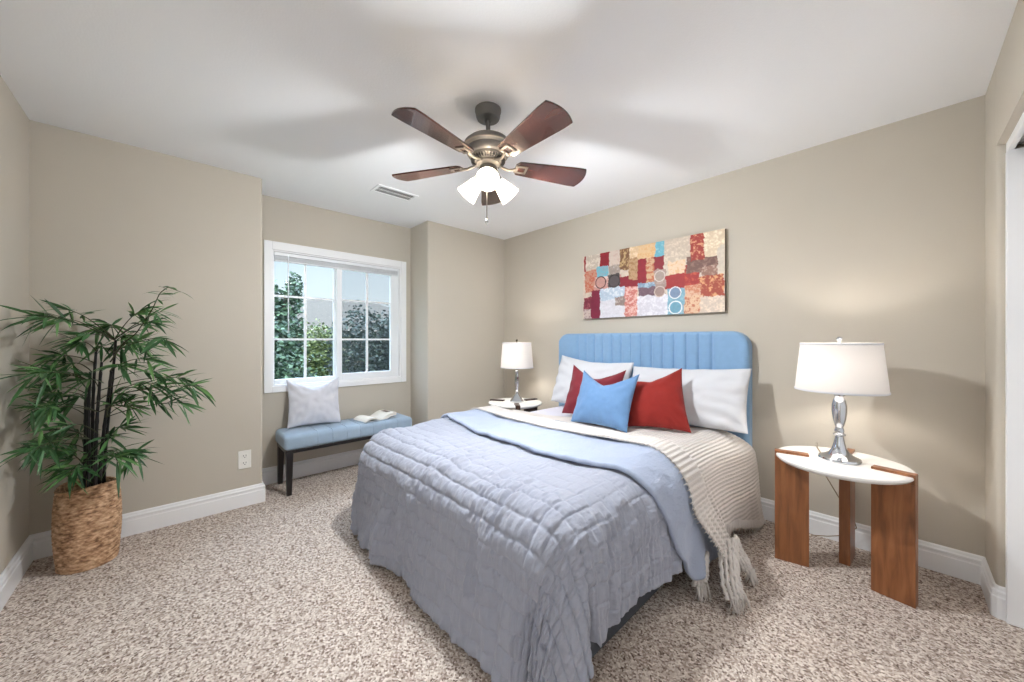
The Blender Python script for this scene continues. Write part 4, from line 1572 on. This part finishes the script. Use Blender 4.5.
def spray(tip, size, root):
    """a twig from the cane that ends in a fan of leaves"""
    mid = root.lerp(tip, 0.55) + Vector((0, 0, 0.05 * size))
    path = []
    for i in range(9):
        t_ = i / 8
        path.append(clampw(root * (1 - t_) ** 2 + mid * 2 * t_ * (1 - t_) + tip * t_ * t_))
    twigs.tube(path, [0.0028 - 0.0014 * i / 8 for i in range(9)], 5)
    out = (tip - root)
    out.z *= 0.4
    if out.length < 0.02: out = Vector((rl.uniform(-1, 1), rl.uniform(-1, 1), 0))
    out.normalize()
    nleaf = int(12 + 5 * size)
    for k in range(nleaf):
        t_ = rl.uniform(0.62, 1.0)
        i = t_ * 8
        j = min(int(i), 7)
        b0 = path[j].lerp(path[j + 1], i - j)
        side = out.cross(Vector((0, 0, 1))) * rl.uniform(-1.15, 1.15)
        d = out * rl.uniform(0.1, 1.0) + side + Vector((0, 0, rl.uniform(-0.75, 0.55)))
        leaf(leaves, b0, d, rl.uniform(0.085, 0.145) * (0.85 + 0.2 * size), rl.uniform(0.012, 0.019), rl.uniform(0.05, 0.45))


for x, y, z, s_ in CL:
    if y < -0.4 and x > -2.86: x -= 0.12
    tip = Vector((x - PX, y - PY, z))
    best = None
    for p0, p1 in cane_tops:
        for q in (0.35, 0.5, 0.65, 0.8, 0.92, 1.0):
            c = p0.lerp(p1, q)
            dd = (c - tip).length + abs((tip.z - c.z) - 0.06) * 1.2
            if best is None or dd < best[0]: best = (dd, c)
    spray(tip, s_, best[1])
arch = [(0.115, 0.09, 1.10), (0.16, 0.14, 1.20), (0.213, 0.192, 1.253), (0.272, 0.256, 1.383), (0.302, 0.287, 1.475), (0.332, 0.319, 1.507), (0.380, 0.371, 1.480)]
ap = dens(arch, 24)
twigs.tube(ap, [0.0035 - 0.0022 * i / 23 for i in range(24)], 6)
for i in range(5, 24):
    for k in range(2 if i < 17 else 1):
        d = Vector((rl.uniform(-1, 1), rl.uniform(-1, 1), rl.uniform(-0.3, 0.5)))
        leaf(leaves, ap[i], d, rl.uniform(0.05, 0.09), rl.uniform(0.008, 0.012), rl.uniform(0.1, 0.5))
leaf(leaves, ap[23], Vector((1, 1, -0.4)), 0.08, 0.010, 0.3)
twigs.build('twigs', simple('twig', srgb(62, 66, 40), 0.6), plant, smooth=True)
fo = leaves.build('foliage', M['bamboo_leaf'], plant)

# ================================================================== OUTSIDE THE WINDOW
f = MB()
f.box((-60, -30, -3.1), (-3.9, 45, -3.0))
set_meta(f.build('ground', M['lawn']), kind='structure')


def tree(loc, blobs, nleaf, lsize, mat, label, trunk_h):
    o = empty('tree', loc, label, 'tree', 'trees outside the window')
    rt = random.Random(int(abs(loc[1]) * 100) + nleaf)
    f = MB()
    f.tube([(0, 0, 0), (0.04, 0.03, trunk_h * 0.5), (0, 0, trunk_h)], [0.14, 0.11, 0.06], 10)
    for k in range(8):
        c, r_ = blobs[k % len(blobs)]
        f.tube([(0, 0, trunk_h * rt.uniform(0.45, 0.9)), (c[0] * 0.5, c[1] * 0.5, (c[2] + trunk_h) * 0.5), (c[0] + rt.uniform(-.3, .3), c[1] + rt.uniform(-.3, .3), c[2])], [0.05, 0.03, 0.012], 6)
    f.build('trunk', M['bark'], o, smooth=True)
    mb = MB()
    tot = sum(r_[0] * r_[1] * r_[2] for _, r_ in blobs)
    for c, r_ in blobs:
        n = int(nleaf * (r_[0] * r_[1] * r_[2]) ** 0.67 / sum((q[0] * q[1] * q[2]) ** 0.67 for _, q in blobs))
        for k in range(n):
            d = Vector((rt.gauss(0, 1), rt.gauss(0, 1), rt.gauss(0, 1))).normalized() * (rt.random() ** 0.35)
            wob = 1 + 0.22 * math.sin(d.x * 7 + c[1] * 3) * math.sin(d.y * 6 + d.z * 5)
            p = Vector((c[0] + d.x * r_[0] * wob, c[1] + d.y * r_[1] * wob, c[2] + d.z * r_[2] * wob))
            q = Matrix.Rotation(rt.uniform(0, 6.28), 3, 'Z') @ Matrix.Rotation(rt.uniform(-3.14, 3.14), 3, 'X') @ Matrix.Rotation(rt.uniform(-1, 1), 3, 'Y')
            s_ = lsize * rt.uniform(0.6, 1.3)
            vs = [p + q @ Vector(v_) * s_ for v_ in ((-0.5, 0, 0), (0, -0.3, 0.06), (0.55, 0, 0), (0, 0.3, 0.06))]
            mb.add(vs, [(0, 1, 2, 3)])
    mb.build('crown', mat, o)
    return o


tree((-8.2, 1.15, -3), [((0, -0.15, 3.6), (1.1, 0.9, 1.25)), ((0.1, -0.75, 3.5), (0.8, 0.6, 1.0)), ((0, 0.45, 4.3), (0.5, 0.33, 0.95)), ((0.0, 0.62, 5.15), (0.2, 0.15, 0.42)), ((0.1, 0.22, 5.0), (0.2, 0.12, 0.35)), ((0.4, 0.3, 3.0), (0.8, 0.7, 1.0))], 22000, 0.085, M['tree_leaf'], 'tall dark green tree with a pointed top outside the left pane', 3.2)
tree((-10.5, 2.95, -3), [((0, -0.1, 3.85), (0.7, 0.62, 0.8)), ((0.2, 0.1, 3.0), (0.9, 0.75, 0.9))], 12000, 0.08, M['tree_leaf_y'], 'yellow green shrubby tree outside by the window mullion', 2.7)
tree((-7.75, 3.25, -3), [((0, -0.3, 3.9), (0.8, 0.7, 1.0)), ((0, 0.6, 3.8), (0.9, 0.75, 1.15)), ((0.3, 0.2, 3.0), (1.0, 1.1, 0.9))], 18000, 0.08, M['tree_leaf_d'], 'dark bushy tree outside the right pane below the roof', 2.9)
tree((-10.9, 5.9, -3), [((0, 0, 4.0), (1.0, 0.9, 1.2)), ((0.2, -0.4, 3.2), (1.0, 1.0, 1.0))], 9000, 0.1, M['tree_leaf_d'], 'dark tree at the right edge of the window view', 2.9)

hs = empty('house', (-17.5, 6.0, -3), 'neighbouring house with grey tiled gable roof beyond the trees', 'house')
f = MB()
f.box((-3.5, -4.5, 0), (3.5, 3.6, 4.6))
f.build('house_wall', M['stucco'], hs)
f = MB()
vs = [(3.9, -4.9, 4.4), (3.9, 4.0, 4.4), (-3.9, 4.0, 4.4), (-3.9, -4.9, 4.4), (0, -3.6, 6.0), (0, 1.4, 6.0)]
vs2 = [(x, y, z - 0.15) for x, y, z in vs]
f.add(vs, [(0, 1, 5, 4), (1, 2, 5), (2, 3, 4, 5), (3, 0, 4), (3, 2, 1, 0)])
f.build('roof', M['roof'], hs)
